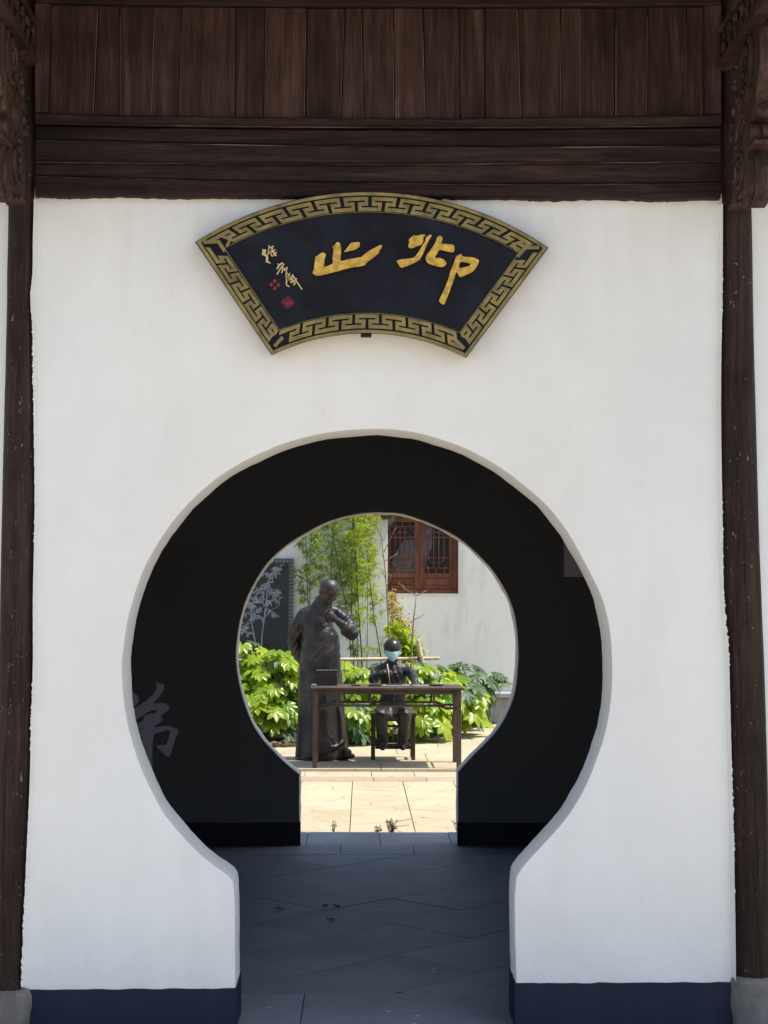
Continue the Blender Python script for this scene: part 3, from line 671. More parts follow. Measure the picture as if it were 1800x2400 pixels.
    rings = [[(mx(X+.012), yv+.02, zv), (mx(X+.012), yv-.010, zv), (mx(X+.035), yv-.024, zv), (mx(X+.058), yv-.018, zv), (mx(X+TT+.002), yv+.02, zv)] for yv, zv in prof]
    m = MB(); m.loft(rings); m.build('bulged_face', M_CARVE, t_, smooth=True)
    # pierced beam end lying level above the bracket
    t2 = thing('fretwork_beam', label.replace('carved scroll bracket', 'pierced fretwork beam end').replace('under', 'close to').replace('hanging on', 'jutting out above'), 'beam', (mx(X), WY-.3, 3.5))
    zb_ = PX(1722, 112, X-.02).z; zt_ = PX(1712, 38, X-.02).z
    xa, xb = X-.03, X+.01
    def bx(y0, y1, z0, z1, e=0.0, nm='rail', ch=.003):
        m = MB(); m.box(min(mx(xa-e), mx(xb+e)), max(mx(xa-e), mx(xb+e)), y0, y1, z0, z1, ch); return m.build(nm, M_CARVE, t2)
    h = zt_-zb_; yA, yB = 4.95, 5.775
    bx(yA, yB, zb_-.012, zb_+.016, .006, 'bottom_rail'); bx(yA, yB, zb_+.019, zb_+.027, .002, 'bead'); bx(yA, yB, zt_-.012, zt_+.008, .004, 'top_rail')
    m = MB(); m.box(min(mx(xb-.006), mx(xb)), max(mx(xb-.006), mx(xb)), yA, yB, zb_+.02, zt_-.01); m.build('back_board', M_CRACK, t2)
    rr = random.Random(5)
    for i in range(9):
        cy = yB-.05-.088*i; cz = (zb_+zt_)/2+.008
        for q in (0, 1):
            pts, rad = spiral((cy-.02*q, cz+(.022 if q else -.016)), .026, 1.3, xa+.01, .0065, 0, 1, 1, rr.uniform(0, 6), 1 if q else -1)
            m = MB(); m.tube([(mx(p[0]), p[1], p[2]) for p in pts], rad, 6); m.build('carved_curl', M_CARVE, t2, smooth=True)
bracket(1, 'carved scroll bracket hanging on the right timber post, under the eaves')
bracket(-1, 'carved scroll bracket hanging on the left timber post, under the eaves')

# ------------------------------------------------------------------ eaves and roof (out of frame, they shade the walls)
g = MB(); g.prism([(4.86, 3.9), (WY+.1, 4.12), (8, 5.3), (10.3, 4.2), (10.70, 4.05), (10.70, 4.17), (10.3, 4.34), (8, 5.5), (5.8, 4.26), (4.86, 4.02)], lambda a, b: (-6.3, a, b), lambda a, b: (6.3, a, b))
tag(g.build('roof', M_TILE), kind='structure')
g = MB(); g.box(-6, 6, WY+.1, BY+BT, 4.0, 4.08); tag(g.build('ceiling', M_CEIL), kind='structure')
for s_ in (-1, 1):
    g = MB(); g.box(min(s_*4.6, s_*4.75), max(s_*4.6, s_*4.75), WY+TH, BY, -.03, 4.0)
    tag(g.build('end_wall', M_DARK), ('dark end wall closing the hall on the left' if s_ < 0 else 'dark end wall closing the hall on the right'), 'wall')
g = MB(); g.box(-6, 6, WY+.05, WY+TH, 3.165, 4.0); tag(g.build('upper_wall', M_DARK), 'dark upper wall behind the beams', 'wall')

# ------------------------------------------------------------------ hall's back wall with second gate
bpath = gate_path(BACK, BY, (2, 38))
bw = thing('hall_back_wall', 'charcoal painted wall with the smaller, farther moon gate opening to the court', 'wall', (0, BY, 0))
gate_wall(bpath, -4.6, 4.6, 4.0, BY, BY+.022, .003, .002, 'dark_facing', M_DARK, bw)
def shrink(path, d):
    n = len(path); o = []
    for i in range(n):
        a, b = Vector(path[max(i-1, 0)]), Vector(path[min(i+1, n-1)]); t = (b-a).normalized(); o.append((path[i][0]+t.y*d, path[i][1]-t.x*d))
    o[0] = (o[0][0], path[0][1]); o[-1] = (o[-1][0], path[-1][1]); return o
gate_wall(shrink(bpath, .003), -4.6, 4.6, 4.0, BY+.0225, BY+BT, .006, .006, 'wall', M_REVEAL, bw)
zbd = P(880, 1928, BY).z
dado(bpath, zbd, zbd, -4.6, BY, BY+.02, -1, 'skirting_band', M_BLACK, bw, .006)
dado(bpath, zbd, zbd, 4.6, BY, BY+.02, 1, 'skirting_band', M_BLACK, bw, .006)
# raised character on the dark wall
ch = thing('raised_character', 'big grey violet brush character on the dark wall left of the far gate', 'lettering', P(345, 1690, BY))
ST = [[(315, 182), (385, 200), (397, 225), (385, 265), (345, 320), (270, 400), (200, 450), (100, 490), (60, 470), (128, 420), (180, 385), (260, 330), (320, 260), (330, 215)],
 [(60, 500), (150, 440), (230, 395), (330, 368), (405, 370), (443, 400), (430, 432), (395, 460), (365, 485), (383, 510), (362, 540), (330, 560), (280, 575), (200, 590), (100, 620), (90, 590), (148, 560), (200, 525), (250, 490), (310, 465), (328, 430), (260, 445), (140, 520), (70, 560)],
 [(215, 478), (312, 462), (314, 590), (299, 690), (291, 780), (290, 990), (262, 1020), (235, 900), (212, 780), (190, 700), (222, 640)],
 [(60, 640), (235, 588), (310, 584), (380, 570), (450, 572), (523, 612), (495, 680), (470, 770), (437, 842), (400, 820), (330, 745), (410, 735), (435, 680), (447, 620), (430, 606), (330, 636), (280, 650), (70, 690)],
 [(70, 240), (115, 268), (160, 300), (173, 340), (160, 375), (135, 392), (90, 395), (60, 320)],
 [(200, 680), (250, 700), (180, 850), (60, 980), (20, 1000), (120, 840)]]
for i, s_ in enumerate(ST):
    pts = [P(280+x/3.77, 1550+y/3.77, BY) for x, y in s_]; q = smooth_path([(p.x, p.z) for p in pts]+[(pts[0].x, pts[0].z)], 3)[:-1]
    m_ = MB(); m_.prism(q, lambda a, b: (a, BY-.001, b), lambda a, b, i=i: (a, BY-.018-.0006*i, b), inset=.001); m_.build('stroke', M_LETTER, ch)
p0, p1 = P(1323, 1352, BY-.03), P(1440, 1215, BY-.03)
ip = thing('wall_plate', 'plain grey violet board on the dark wall right of the far gate', 'board', p0)
m_ = MB(); m_.box(p0.x, p1.x, BY-.032, BY-.0005, p0.z, p1.z, .002); m_.build('panel', M_LETTER, ip)

# ------------------------------------------------------------------ fallen leaves in the hall
for (px, py, lab, s_, a) in ((657, 2132, 'dark red fallen leaf on the hall floor, leftmost of the four', .028, .2), (762, 2124, 'dark red fallen leaf on the hall floor, left one of the close pair', .028, 1.0), (788, 2125, 'dark red fallen leaf on the hall floor, right one of the close pair', .026, 2.6), (778, 2157, 'dark red fallen leaf on the hall floor, nearest of the four', .03, .7)):
    p = G(px, py); m_ = MB(); n = 6; L = []
    for side in (-1, 0, 1):
        for i in range(n+1):
            k = i/n; w = side*s_*.42*math.sin(math.pi*min(1, k*.95+.03)); x = (k-.5)*2*s_
            L.append(Vector((x, w, .003+abs(w)*.28+.003*math.sin(k*5+a)+.004*random.random())))
    Rm = Matrix.Rotation(a, 3, 'Z'); vs = [Rm @ v + Vector((p.x, p.y, 0)) for v in L]; vs += [v+Vector((0, 0, .0012)) for v in vs]
    fs = []
    for r_ in range(2):
        for i in range(n):
            b = r_*(n+1)+i; fs.append((b, b+1, b+n+2, b+n+1)); c = 3*(n+1); fs.append((b+c, b+n+1+c, b+n+2+c, b+1+c))
    m_.add(vs, fs); tag(m_.build('fallen_leaf', M_DRY, fix=False), lab, 'leaf', 'fallen leaves on the hall floor')
    m_ = None

# ------------------------------------------------------------------ fan-shaped name board
SY = 5.715                                # its front face
plq = thing('fan_sign_board', 'black fan-shaped sign with gold fret border and gold brush characters', 'sign', P(868, 640, SY))
def arc3(a, m, b):
    ax, ay, bx, by, cx, cy = *a, *m, *b
    d = 2*(ax*(by-cy)+bx*(cy-ay)+cx*(ay-by))
    ux = ((ax*ax+ay*ay)*(by-cy)+(bx*bx+by*by)*(cy-ay)+(cx*cx+cy*cy)*(ay-by))/d
    uy = ((ax*ax+ay*ay)*(cx-bx)+(bx*bx+by*by)*(ax-cx)+(cx*cx+cy*cy)*(bx-ax))/d
    r = math.hypot(ax-ux, ay-uy); a0 = math.atan2(ay-uy, ax-ux); a1 = math.atan2(cy-uy, cx-ux)
    return (lambda t: (ux+r*math.cos(a0+(a1-a0)*t), uy+r*math.sin(a0+(a1-a0)*t))), r*abs(a1-a0)
LT, MT, RT = (459, 567), (868, 450), (1284, 580)
LB, MB_, RB = (637, 832), (866, 781), (1092, 838)
def off(p, c, d): v = Vector(c)-Vector(p); v.normalize(); return (p[0]+v.x*d, p[1]+v.y*d)
def lerp(a, b, t): return (a[0]+(b[0]-a[0])*t, a[1]+(b[1]-a[1])*t)
def fan_ring(d):                          # outline shrunk by d px: corner points and arcs
    e1 = Vector((LB[0]-LT[0], LB[1]-LT[1])).normalized(); e2 = Vector((RB[0]-RT[0], RB[1]-RT[1])).normalized()
    # side lines moved inwards
    nl = Vector((-e1.y, e1.x)); nl = nl if nl.x > 0 else -nl; nr = Vector((-e2.y, e2.x)); nr = nr if nr.x < 0 else -nr
    def hit(line_p, line_d, arcf):
        best = None
        for i in range(401):
            t = -.02+1.04*i/400; q = Vector(arcf(t)); dd = abs((q-line_p).cross(line_d)) if hasattr(Vector((0, 0)), 'cross') else 0
            if best is None or dd < best[0]: best = (dd, t)
        return best[1]
    ft, _ = arc3(LT, MT, RT); fb, _ = arc3(LB, MB_, RB)
    def inset_arc(f, sgn):
        a, m, b = f(0), f(.5), f(1)
        def cen(f):
            p, q, r = f(0), f(.5), f(1); ax, ay, bx, by, cx, cy = *p, *q, *r
            dd = 2*(ax*(by-cy)+bx*(cy-ay)+cx*(ay-by))
            return Vector((((ax*ax+ay*ay)*(by-cy)+(bx*bx+by*by)*(cy-ay)+(cx*cx+cy*cy)*(ay-by))/dd, ((ax*ax+ay*ay)*(cx-bx)+(bx*bx+by*by)*(ax-cx)+(cx*cx+cy*cy)*(bx-ax))/dd))
        c = cen(f); return lambda t: tuple(Vector(f(t))+(c-Vector(f(t))).normalized()*d*sgn)
    it, ib = inset_arc(ft, 1), inset_arc(fb, -1)
    pl_, pr_ = Vector(LT)+nl*d, Vector(RT)+nr*d
    tl, tr = hit(pl_, e1, it), hit(pr_, e2, it); bl, br = hit(pl_, e1, ib), hit(pr_, e2, ib)
    return (lambda t: it(tl+(tr-tl)*t)), (lambda t: ib(bl+(br-bl)*t))
def fan_poly(d, n=40):
    a, b = fan_ring(d); return [a(i/n) for i in range(n+1)] + [b(1-i/n) for i in range(n+1)]
def at(y): return lambda a, b: tuple(P(a, b, y))
m_ = MB(); m_.prism(fan_poly(1), at(SY+.0745), at(SY+.004)); m_.build('board', M_LACQ, plq)
m_ = MB(); m_.prism([fan_poly(0, 40), fan_poly(8.5, 40)], at(SY+.0095), at(SY-.010), inset=.8); m_.build('rim', M_GOLD, plq)
m_ = MB(); m_.prism([fan_poly(-.8), fan_poly(3)], at(SY+.078), at(SY+.0098)); m_.build('back_frame', M_BEAM, plq)
def ribbon(pts, w):
    L, Rr = [], []; n = len(pts)
    for i in range(n):
        a = Vector(pts[i-1]) if i else None; b = Vector(pts[i]); c = Vector(pts[i+1]) if i < n-1 else None
        if a is None: d = (c-b).normalized(); nn = Vector((-d.y, d.x)); k = nn*w/2
        elif c is None: d = (b-a).normalized(); nn = Vector((-d.y, d.x)); k = nn*w/2
        else:
            n1 = Vector((-(b-a).y, (b-a).x)).normalized(); n2 = Vector((-(c-b).y, (c-b).x)).normalized(); s_ = n1+n2
            k = s_/max(.25, (1+n1.dot(n2)))*w/2
        L.append((b.x+k.x, b.y+k.y)); Rr.append((b.x-k.x, b.y-k.y))
    return L, Rr
def dens(pts, step):
    o = [pts[0]]
    for a, b in zip(pts[:-1], pts[1:]):
        n = max(1, int(math.hypot(b[0]-a[0], b[1]-a[1])/step))
        for i in range(1, n+1): o.append((a[0]+(b[0]-a[0])*i/n, a[1]+(b[1]-a[1])*i/n))
    return o
def ribbon_mesh(mb, pts, w, f0, f1):
    L, Rr = ribbon(pts, w); n = len(L)
    vs = [f0(*p) for p in L]+[f0(*p) for p in Rr]+[f1(*p) for p in L]+[f1(*p) for p in Rr]; fs = []
    for i in range(n-1): fs += [(2*n+i, 2*n+i+1, 3*n+i+1, 3*n+i), (i, i+1, 2*n+i+1, 2*n+i), (n+i, n+i+1, 3*n+i+1, 3*n+i)]
    fs += [(0, n, 3*n, 2*n), (n-1, 2*n-1, 4*n-1, 3*n-1)]
    mb.add(vs, fs)
ot, ob = fan_ring(11); it_, ib_ = fan_ring(45)
def fret(outer, inner, units, length, flip=False, nm='fret_border'):
    wpx = 34.0; U = length/units; path = []; bw_ = .255
    T, M, B = .14, .5, .86
    if flip: T, B = B, T
    for k in range(units):
        for s_, t in ((.04, T), (.79, T), (.79, M), (.54, M), (.54, B), (1.29, B), (1.29, M), (1.04, M)):
            if k == units-1 and s_ > 1.0: continue
            path.append(((k+s_)*U, t*wpx))
    if path[-1][0] > length: path.pop()
    path.append((length-.02*U, path[-1][1])) if path[-1][0] < length-.1*U else None
    path = dens(path, 6)
    def mp(y):
        def f(a, b):
            s_ = a/length; o_, i_ = outer(s_), inner(s_); q = lerp(o_, i_, b/wpx); return tuple(P(q[0], q[1], y))
        return f
    m = MB(); ribbon_mesh(m, path, bw_*wpx, mp(SY+.006), mp(SY-.0055)); m.build(nm, M_GOLD, plq)
oT, oB, iT, iB = (lambda t: ot(.012+.976*t)), (lambda t: ob(.02+.96*t)), (lambda t: it_(.0+1*t)), (lambda t: ib_(t))
fret(oT, iT, 12, 850); fret(oB, iB, 7, 440, True)
fret(lambda t: lerp(ot(0), ob(0), .03+.93*t), lambda t: lerp(it_(0), ib_(0), t), 5, 275)
fret(lambda t: lerp(ot(1), ob(1), .03+.93*t), lambda t: lerp(it_(1), ib_(1), t), 5, 275)
def corner(tt, bb):                      # a hooked piece closing each corner: along one band, mitre, back along the other
    m = MB()
    for pts, w in (tt, bb): ribbon_mesh(m, dens(pts, 6), w, at(SY+.006), at(SY-.0052))
    m.build('fret_corner', M_GOLD, plq)
corner(([(477, 568), (512, 566), (528, 590)], 8.5), ([(515, 552), (540, 560), (531, 578)], 7))
corner(([(1264, 580), (1232, 580), (1212, 602)], 8.5), ([(1228, 566), (1203, 572), (1212, 590)], 7))
corner(([(643, 812), (663, 790)], 8.5), ([(632, 790), (646, 780)], 7))
corner(([(1088, 818), (1066, 795)], 8.5), ([(1098, 794), (1083, 786)], 7))
m_ = MB(); e = fan_poly(46.2); e2 = fan_poly(47.4); m_.prism([e, e2], at(SY+.0045), at(SY-.001)); m_.build('inner_bead', M_GOLD, plq)
def character(polys, ox, oy, sc, mat, h=.012, ins=.7, sm=2, nm='character'):
    m = MB()
    for i, q in enumerate(polys):
        loops = q if isinstance(q[0][0], tuple) else [q]
        ll = []
        for l in loops:
            l = [(ox+x/sc, oy+y/sc) for x, y in l]; ll.append(smooth_path(l+[l[0]], sm)[:-1])
        m.prism(ll, at(SY+.0045), at(SY-h+.0003*i), inset=ins)
    return m.build(nm, mat, plq)
character([[(240, 510), (290, 480), (350, 435), (400, 425), (440, 450), (445, 500), (425, 560), (415, 690), (430, 705), (575, 640), (570, 560), (585, 420), (590, 345), (572, 330), (575, 300), (610, 290), (640, 240), (680, 222), (720, 245), (740, 330), (745, 420), (735, 540), (750, 590), (860, 560), (1100, 520), (1150, 495), (1290, 390), (1420, 320), (1500, 280), (1540, 285), (1535, 330), (1490, 400), (1480, 440), (1400, 510), (1240, 630), (1220, 670), (1130, 700), (900, 735), (700, 790), (450, 855), (300, 885), (240, 875), (185, 835), (190, 790), (210, 740), (230, 570)],
 [(930, 240), (1080, 220), (1110, 250), (1100, 320), (1060, 350), (1000, 385), (900, 405), (800, 425), (830, 370), (870, 320), (905, 275)]], 710, 540, 8.295, M_GOLD2)
character([[(345, 225), (395, 175), (440, 150), (490, 158), (550, 140), (605, 135), (630, 155), (600, 190), (595, 240), (580, 295), (540, 325), (470, 350), (400, 380), (350, 370), (335, 330), (350, 270)],
 [(625, 200), (690, 145), (730, 145), (735, 175), (690, 240), (640, 350), (590, 470), (540, 560), (490, 600), (380, 650), (290, 690), (220, 705), (190, 680), (155, 625), (140, 590), (200, 560), (300, 548), (400, 535), (460, 500), (530, 400), (590, 300), (625, 240)],
 [(820, 190), (860, 160), (905, 175), (922, 215), (905, 285), (960, 298), (1060, 305), (1110, 320), (1125, 390), (1100, 445), (1040, 440), (940, 420), (865, 405), (830, 470), (795, 535), (860, 530), (930, 555), (975, 600), (985, 640), (930, 690), (850, 690), (760, 665), (680, 635), (640, 590), (632, 540), (650, 480), (700, 420), (760, 330), (800, 260)],
 [[(1140, 520), (1190, 480), (1235, 470), (1262, 512), (1350, 515), (1430, 525), (1490, 545), (1535, 575), (1520, 640), (1480, 710), (1420, 780), (1330, 820), (1215, 865), (1170, 800), (1145, 790), (1120, 880), (1080, 990), (1030, 1130), (990, 1230), (945, 1330), (880, 1300), (855, 1260), (880, 1200), (950, 1050), (1010, 900), (1050, 760), (1090, 660), (1120, 580)], [(1215, 608), (1290, 612), (1385, 640), (1360, 670), (1280, 690), (1200, 705)]]], 910, 530, 7.213, M_GOLD2)
def strokes(lst, ox, oy, sc, mat, nm, h=.006):
    m = MB()
    for i, (pts, w) in enumerate(lst):
        q = [(ox+x/sc, oy+y/sc) for x, y in pts]
        if len(q) > 2: q = smooth_path(q, 4)
        d0 = (Vector(q[1])-Vector(q[0])).normalized()*w*.3/sc; d1 = (Vector(q[-1])-Vector(q[-2])).normalized()*w*.3/sc
        q = [tuple(Vector(q[0])-d0)] + q + [tuple(Vector(q[-1])+d1)]
        ribbon_mesh(m, q, w/sc, at(SY+.0045), at(SY-h-.0002*i))
    return m.build(nm, mat, plq)
strokes([([(205, 600), (190, 690)], 95), ([(200, 700), (270, 750), (268, 880)], 55), ([(275, 870), (345, 912)], 35), ([(322, 480), (300, 700)], 28), ([(330, 540), (430, 492)], 28), ([(425, 530), (330, 660)], 22), ([(380, 540), (430, 640), (490, 730)], 38), ([(475, 580), (400, 640), (370, 690), (405, 742), (450, 690)], 26), ([(508, 640), (440, 700)], 28),
 ([(530, 930), (560, 960)], 22), ([(520, 1050), (600, 940), (660, 912)], 38), ([(690, 940), (610, 1040), (522, 1185)], 32), ([(650, 990), (660, 1060), (635, 1150)], 32), ([(698, 1030), (702, 1100)], 26), ([(700, 1090), (765, 1020), (752, 1110), (742, 1200), (760, 1350)], 27),
 ([(760, 1340), (750, 1440), (815, 1490)], 36), ([(770, 1160), (830, 1230)], 22), ([(840, 1160), (780, 1260)], 22), ([(800, 1300), (900, 1230)], 26), ([(820, 1340), (920, 1260)], 26), ([(850, 1312), (920, 1330), (850, 1380)], 24), ([(870, 1400), (960, 1340), (930, 1450), (1000, 1380)], 24), ([(900, 1200), (1000, 1360), (1135, 1560)], 29), ([(960, 1290), (1010, 1300)], 24)], 600, 530, 10.536, M_GOLD3, 'signature')
def rotsq(cx, cy, lst, a):
    ca, sa = math.cos(a), math.sin(a); return [([(cx+x*ca-y*sa, cy+x*sa+y*ca) for x, y in pts], w) for pts, w in lst]
blk = [([(-45, -42), (45, -42)], 18), ([(-45, -14), (45, -14)], 17), ([(-45, 14), (40, 14)], 16), ([(-45, 42), (45, 42)], 16), ([(-30, -42), (-30, 42)], 15), ([(8, -42), (8, 42)], 14), ([(40, -42), (40, 40)], 14)]
L_ = []
for dx, dy in ((0, -88), (88, 8), (-2, 90), (-88, -2)): L_ += rotsq(465+dx, 1445+dy, [([(a*.8, b*.8) for a, b in p], w*.8) for p, w in blk], .62)
strokes(L_, 600, 530, 10.536, M_SEAL, 'seal', .0015); L_ = rotsq(787, 1883, [([(-105, -105), (105, -105), (105, 105), (-105, 105), (-105, -105)], 11)]+[([(-20+26*i, -90), (-20+26*i, 88)], 14) for i in range(5)]+[([(-85, -85+34*i), (-45, -85+34*i)], 12) for i in range(6)]+[([(-62, -90), (-62, 80)], 9), ([(-20, -30), (80, -34)], 9), ([(-20, 35), (84, 30)], 9)], .86)
strokes(L_, 600, 530, 10.536, M_SEAL, 'seal', .0015)
c = P(858, 786, SY); m_ = MB(); m_.box(c.x-.02, c.x+.02, SY-.012, SY+.02, c.z-.005, c.z+.005, .001); m_.build('hanging_clip', M_CRACK, plq)

# ------------------------------------------------------------------ statues: closed shapes fused by voxels into one skin
def fuse(mb, name, mat, parent, voxel=.008, smooth=4, disp=None):
    o0 = origin_of(parent)
    me = bpy.data.meshes.new('tmp'); me.from_pydata([(v[0]-o0.x, v[1]-o0.y, v[2]-o0.z) for v in mb.v], [], mb.f)
    bm = bmesh.new(); bm.from_mesh(me); bmesh.ops.recalc_face_normals(bm, faces=bm.faces); bm.to_mesh(me); bm.free()
    o = bpy.data.objects.new('tmp', me); C.objects.link(o)
    md = o.modifiers.new('r', 'REMESH'); md.mode = 'VOXEL'; md.voxel_size = voxel
    ms = o.modifiers.new('s', 'SMOOTH'); ms.factor = .5; ms.iterations = smooth
    dg = bpy.context.evaluated_depsgraph_get(); dg.update()
    m2 = bpy.data.meshes.new_from_object(o.evaluated_get(dg)); m2.name = name
    bpy.data.objects.remove(o)
    if disp:
        ns = [v.normal.copy() for v in m2.vertices]
        for v, nn in zip(m2.vertices, ns): v.co += nn*disp(v.co + o0)
    m2.materials.clear(); m2.materials.append(mat)
    m2.polygons.foreach_set('use_smooth', [True]*len(m2.polygons)); m2.update()
    r = bpy.data.objects.new(name, m2); C.objects.link(r); r.parent = parent; return r
def ringpx(py, xl, xr, Yc, ry, n=28, p=2.3, rot=0.0, tilt=0.0):
    a, b = P(xl, py, Yc), P(xr, py, Yc); cx, rx = (a.x+b.x)/2, (b.x-a.x)/2; out = []
    for k in range(n):
        t = 2*math.pi*k/n; ct, st_ = math.cos(t), math.sin(t)
        out.append((cx+rx*math.copysign(abs(ct)**(2/p), ct), Yc+ry*math.copysign(abs(st_)**(2/p), st_), (a.z+b.z)/2+tilt*ct))
    return out
def head(mb, c, s, R3, cap=True, ears=True):
    """a head about 2*s high; R3 turns it; local axes: -y is the face"""
    def L(x, y, z): return Vector(c) + R3 @ Vector((x*s, y*s, z*s))
    def E(x, y, z, r, e=(0, 0, 0)): mb.sphere(L(x, y, z), tuple(q*s for q in r), (R3 @ Euler(e).to_matrix()), 20, 14)
    E(0, .08, .25, (.80, .92, .82)); E(0, -.20, -.28, (.68, .66, .72)); E(0, -.36, -.74, (.40, .36, .28)); E(0, -.26, -.45, (.72, .54, .46)); E(0, .22, -.35, (.60, .62, .55))
    E(0, -.86, -.18, (.10, .17, .26), (-.25, 0, 0)); E(0, -.95, -.34, (.15, .13, .11))
    E(0, -.72, .12, (.58, .22, .12)); E(.27, -.74, -.30, (.22, .18, .17)); E(-.27, -.74, -.30, (.22, .18, .17))
    E(0, -.80, -.58, (.24, .14, .045)); E(0, -.78, -.68, (.20, .14, .05)); E(0, -.7, -.86, (.20, .2, .14))
    if ears:
        for q in (-1, 1): E(q*.80, .06, -.22, (.08, .20, .28), (0, q*.15, 0))
    if cap: E(0, .05, .30, (.86, .97, .80)); E(0, .06, .10, (.855, .965, .38))
    return L
def hand(mb, wrist, palm_dir, side_dir, s, curl=.6, spread=.12, thumb=1):
    d = Vector(palm_dir).normalized(); sd_ = Vector(side_dir); sd_ = (sd_-d*sd_.dot(d)).normalized(); nn = d.cross(sd_).normalized()
    w = Vector(wrist); kn = []
    mb.chain([w, w+d*s*.5], [s*.20, s*.24], 10)
    for i in range(4):
        o_ = (i-1.5)*.155*s; base = w+d*s*.42+sd_*o_*.8; mb.chain([w+d*s*.1+sd_*o_*.4, base], [s*.11, s*.12], 8)
        dd = (d+sd_*(i-1.5)*spread).normalized(); ln = s*(.26, .30, .28, .22)[i]*1.0; p1 = base+dd*ln*.75
        c1 = curl; d2 = (dd*math.cos(c1)-nn*math.sin(c1)); p2 = p1+d2*ln*.6; d3 = dd*math.cos(2*c1)-nn*math.sin(2*c1); p3 = p2+d3*ln*.45
        mb.chain([base, p1, p2, p3], [s*.088, s*.08, s*.07, s*.058], 8)
    tb = w+d*s*.16-sd_*thumb*s*.2; t1 = tb+(d*.6-sd_*thumb*.7-nn*.2).normalized()*s*.26; t2 = t1+(d*.9-sd_*thumb*.1-nn*.3).normalized()*s*.2
    mb.chain([tb, t1, t2], [s*.12, s*.09, s*.07], 8)

# --- the standing teacher
MY = 16.72
base = G(755, 1777, PZ)
man = thing('person_statue', 'tall bronze statue of a standing man in a long robe, hand at his chin', 'statue', (P(752, 1600, MY).x, MY, PZ))
b = MB()
rings = [ringpx(*q) for q in ((1779, 693, 813, MY, .27), (1770, 694, 815, MY, .275), (1740, 696, 814, MY, .265), (1700, 698, 809, MY, .245), (1650, 699, 805, MY, .225), (1600, 700, 802, MY, .215), (1560, 702, 799, MY, .205), (1520, 705, 797, MY, .195), (1490, 708, 794, MY, .19), (1470, 706, 782, MY, .175), (1452, 704, 771, MY-.01, .155), (1441, 706, 772, MY-.01, .14), (1432, 708, 782, MY-.02, .13), (1423, 722, 780, MY-.03, .10), (1415, 731, 777, MY-.04, .085), (1405, 738, 774, MY-.06, .076), (1396, 742, 772, MY-.07, .070))]
rings = [[(x, y, max(z, PZ)) for x, y, z in r] for r in rings]
b.loft(rings)
# arm held behind the back (image left)
sh = P(713, 1441, MY); el = P(690, 1500, MY+.08); wr = P(712, 1552, MY+.24)
b.chain([sh, P(699, 1466, MY+.02), el], [.075, .088, .078], 14); b.chain([el, P(698, 1528, MY+.15), wr], [.076, .075, .06], 14)
b.chain([P(709, 1436, MY), P(730, 1430, MY-.02)], [.045, .06], 12)
# arm raised to the chin (image right)
s2 = P(788, 1435, MY-.02); e2_ = P(828, 1484, MY-.16); w2 = P(791, 1455, MY-.30)
b.chain([P(770, 1430, MY-.03), s2, P(812, 1455, MY-.08), e2_], [.060, .058, .066, .064], 14)
b.chain([e2_, P(810, 1471, MY-.24), w2], [.066, .058, .036], 14)
b.chain([P(826, 1495, MY-.18), P(806, 1482, MY-.24)], [.036, .036], 12)         # hanging fold of the sleeve
b.tube([P(752, 1416, MY-.13), P(748, 1440, MY-.165), P(738, 1470, MY-.185), P(732, 1510, MY-.20)], .006, 6)
b.tube([P(738, 1412, MY-.09), P(752, 1418, MY-.13), P(770, 1414, MY-.10)], .012, 8)
wd = P(768, 1438, MY-.34)-w2
hb = MB(); hand(hb, w2+wd*.15, wd, (0, -.25, 1), .175, .42, .10, 1)
b.add(hb.v, hb.f)
# swing of the skirt: raised panel folding towards lower right, shoe
b.tube([P(752, 1655, MY-.205), P(757, 1690, MY-.218), P(770, 1722, MY-.232), P(786, 1742, MY-.238)], [.008, .016, .020, .014], 10)
b.tube([P(792, 1650, MY-.175), P(799, 1690, MY-.185), P(800, 1725, MY-.195), P(793, 1742, MY-.215)], [.008, .014, .016, .014], 10)
b.tube([P(806, 1738, MY-.17), P(786, 1751, MY-.245), P(760, 1764, MY-.262), P(735, 1772, MY-.262), P(712, 1777, MY-.25)], [.018, .022, .018, .014, .008], 10)
b.sphere(P(810, 1768, MY-.12), (.055, .12, .05)); b.sphere(P(812, 1764, MY-.20), (.050, .085, .036)); b.sphere(P(818, 1772, MY-.24), (.058, .05, .026))
b.tube([P(709, 1560, MY-.10), P(706, 1650, MY-.12), P(703, 1770, MY-.15)], [.02, .025, .04], 10)
b.tube([P(735, 1600, MY-.195), P(730, 1680, MY-.205), P(722, 1775, MY-.235)], [.008, .014, .03], 10)
b.tube([P(768, 1560, MY-.185), P(766, 1600, MY-.20), P(752, 1640, MY-.205)], [.006, .012, .006], 8)
hc = P(771, 1385, MY-.115)
Rh = (Matrix.Rotation(R_(28), 3, 'Z') @ Matrix.Rotation(R_(26), 3, 'X') @ Matrix.Rotation(R_(4), 3, 'Y'))
Lm = head(b, hc, .122, Rh)
b.chain([P(757, 1420, MY-.05), P(764, 1400, MY-.09)], [.075, .062], 12); b.sphere(Lm(0, .06, 1.17), .014)
def man_folds(p):
    a = math.atan2(p.y-MY, p.x-man.location.x); low = max(0, min(1, (1.2-p.z)/1.2))
    d = .009*(.25+low)*math.sin(a*9+2.5*noise.noise(Vector((p.x*2, p.y*2, p.z*1.3)))+p.z*1.5)
    if p.z > 1.62: d = 0
    if .9 < p.z < 1.62:
        d = .0042*math.sin((p.x*1.2-p.z)*60+6*noise.noise(p*5)) * (1 if (p.x > -.16 or p.x < -.62) else .35)
    return d + (.0022*noise.noise(p*34) + .003*noise.noise(p*11))*(1 if p.z < 1.6 else .25)
fuse(b, 'body', M_BRONZE, man, .0075, 3, man_folds)
gm = MB()
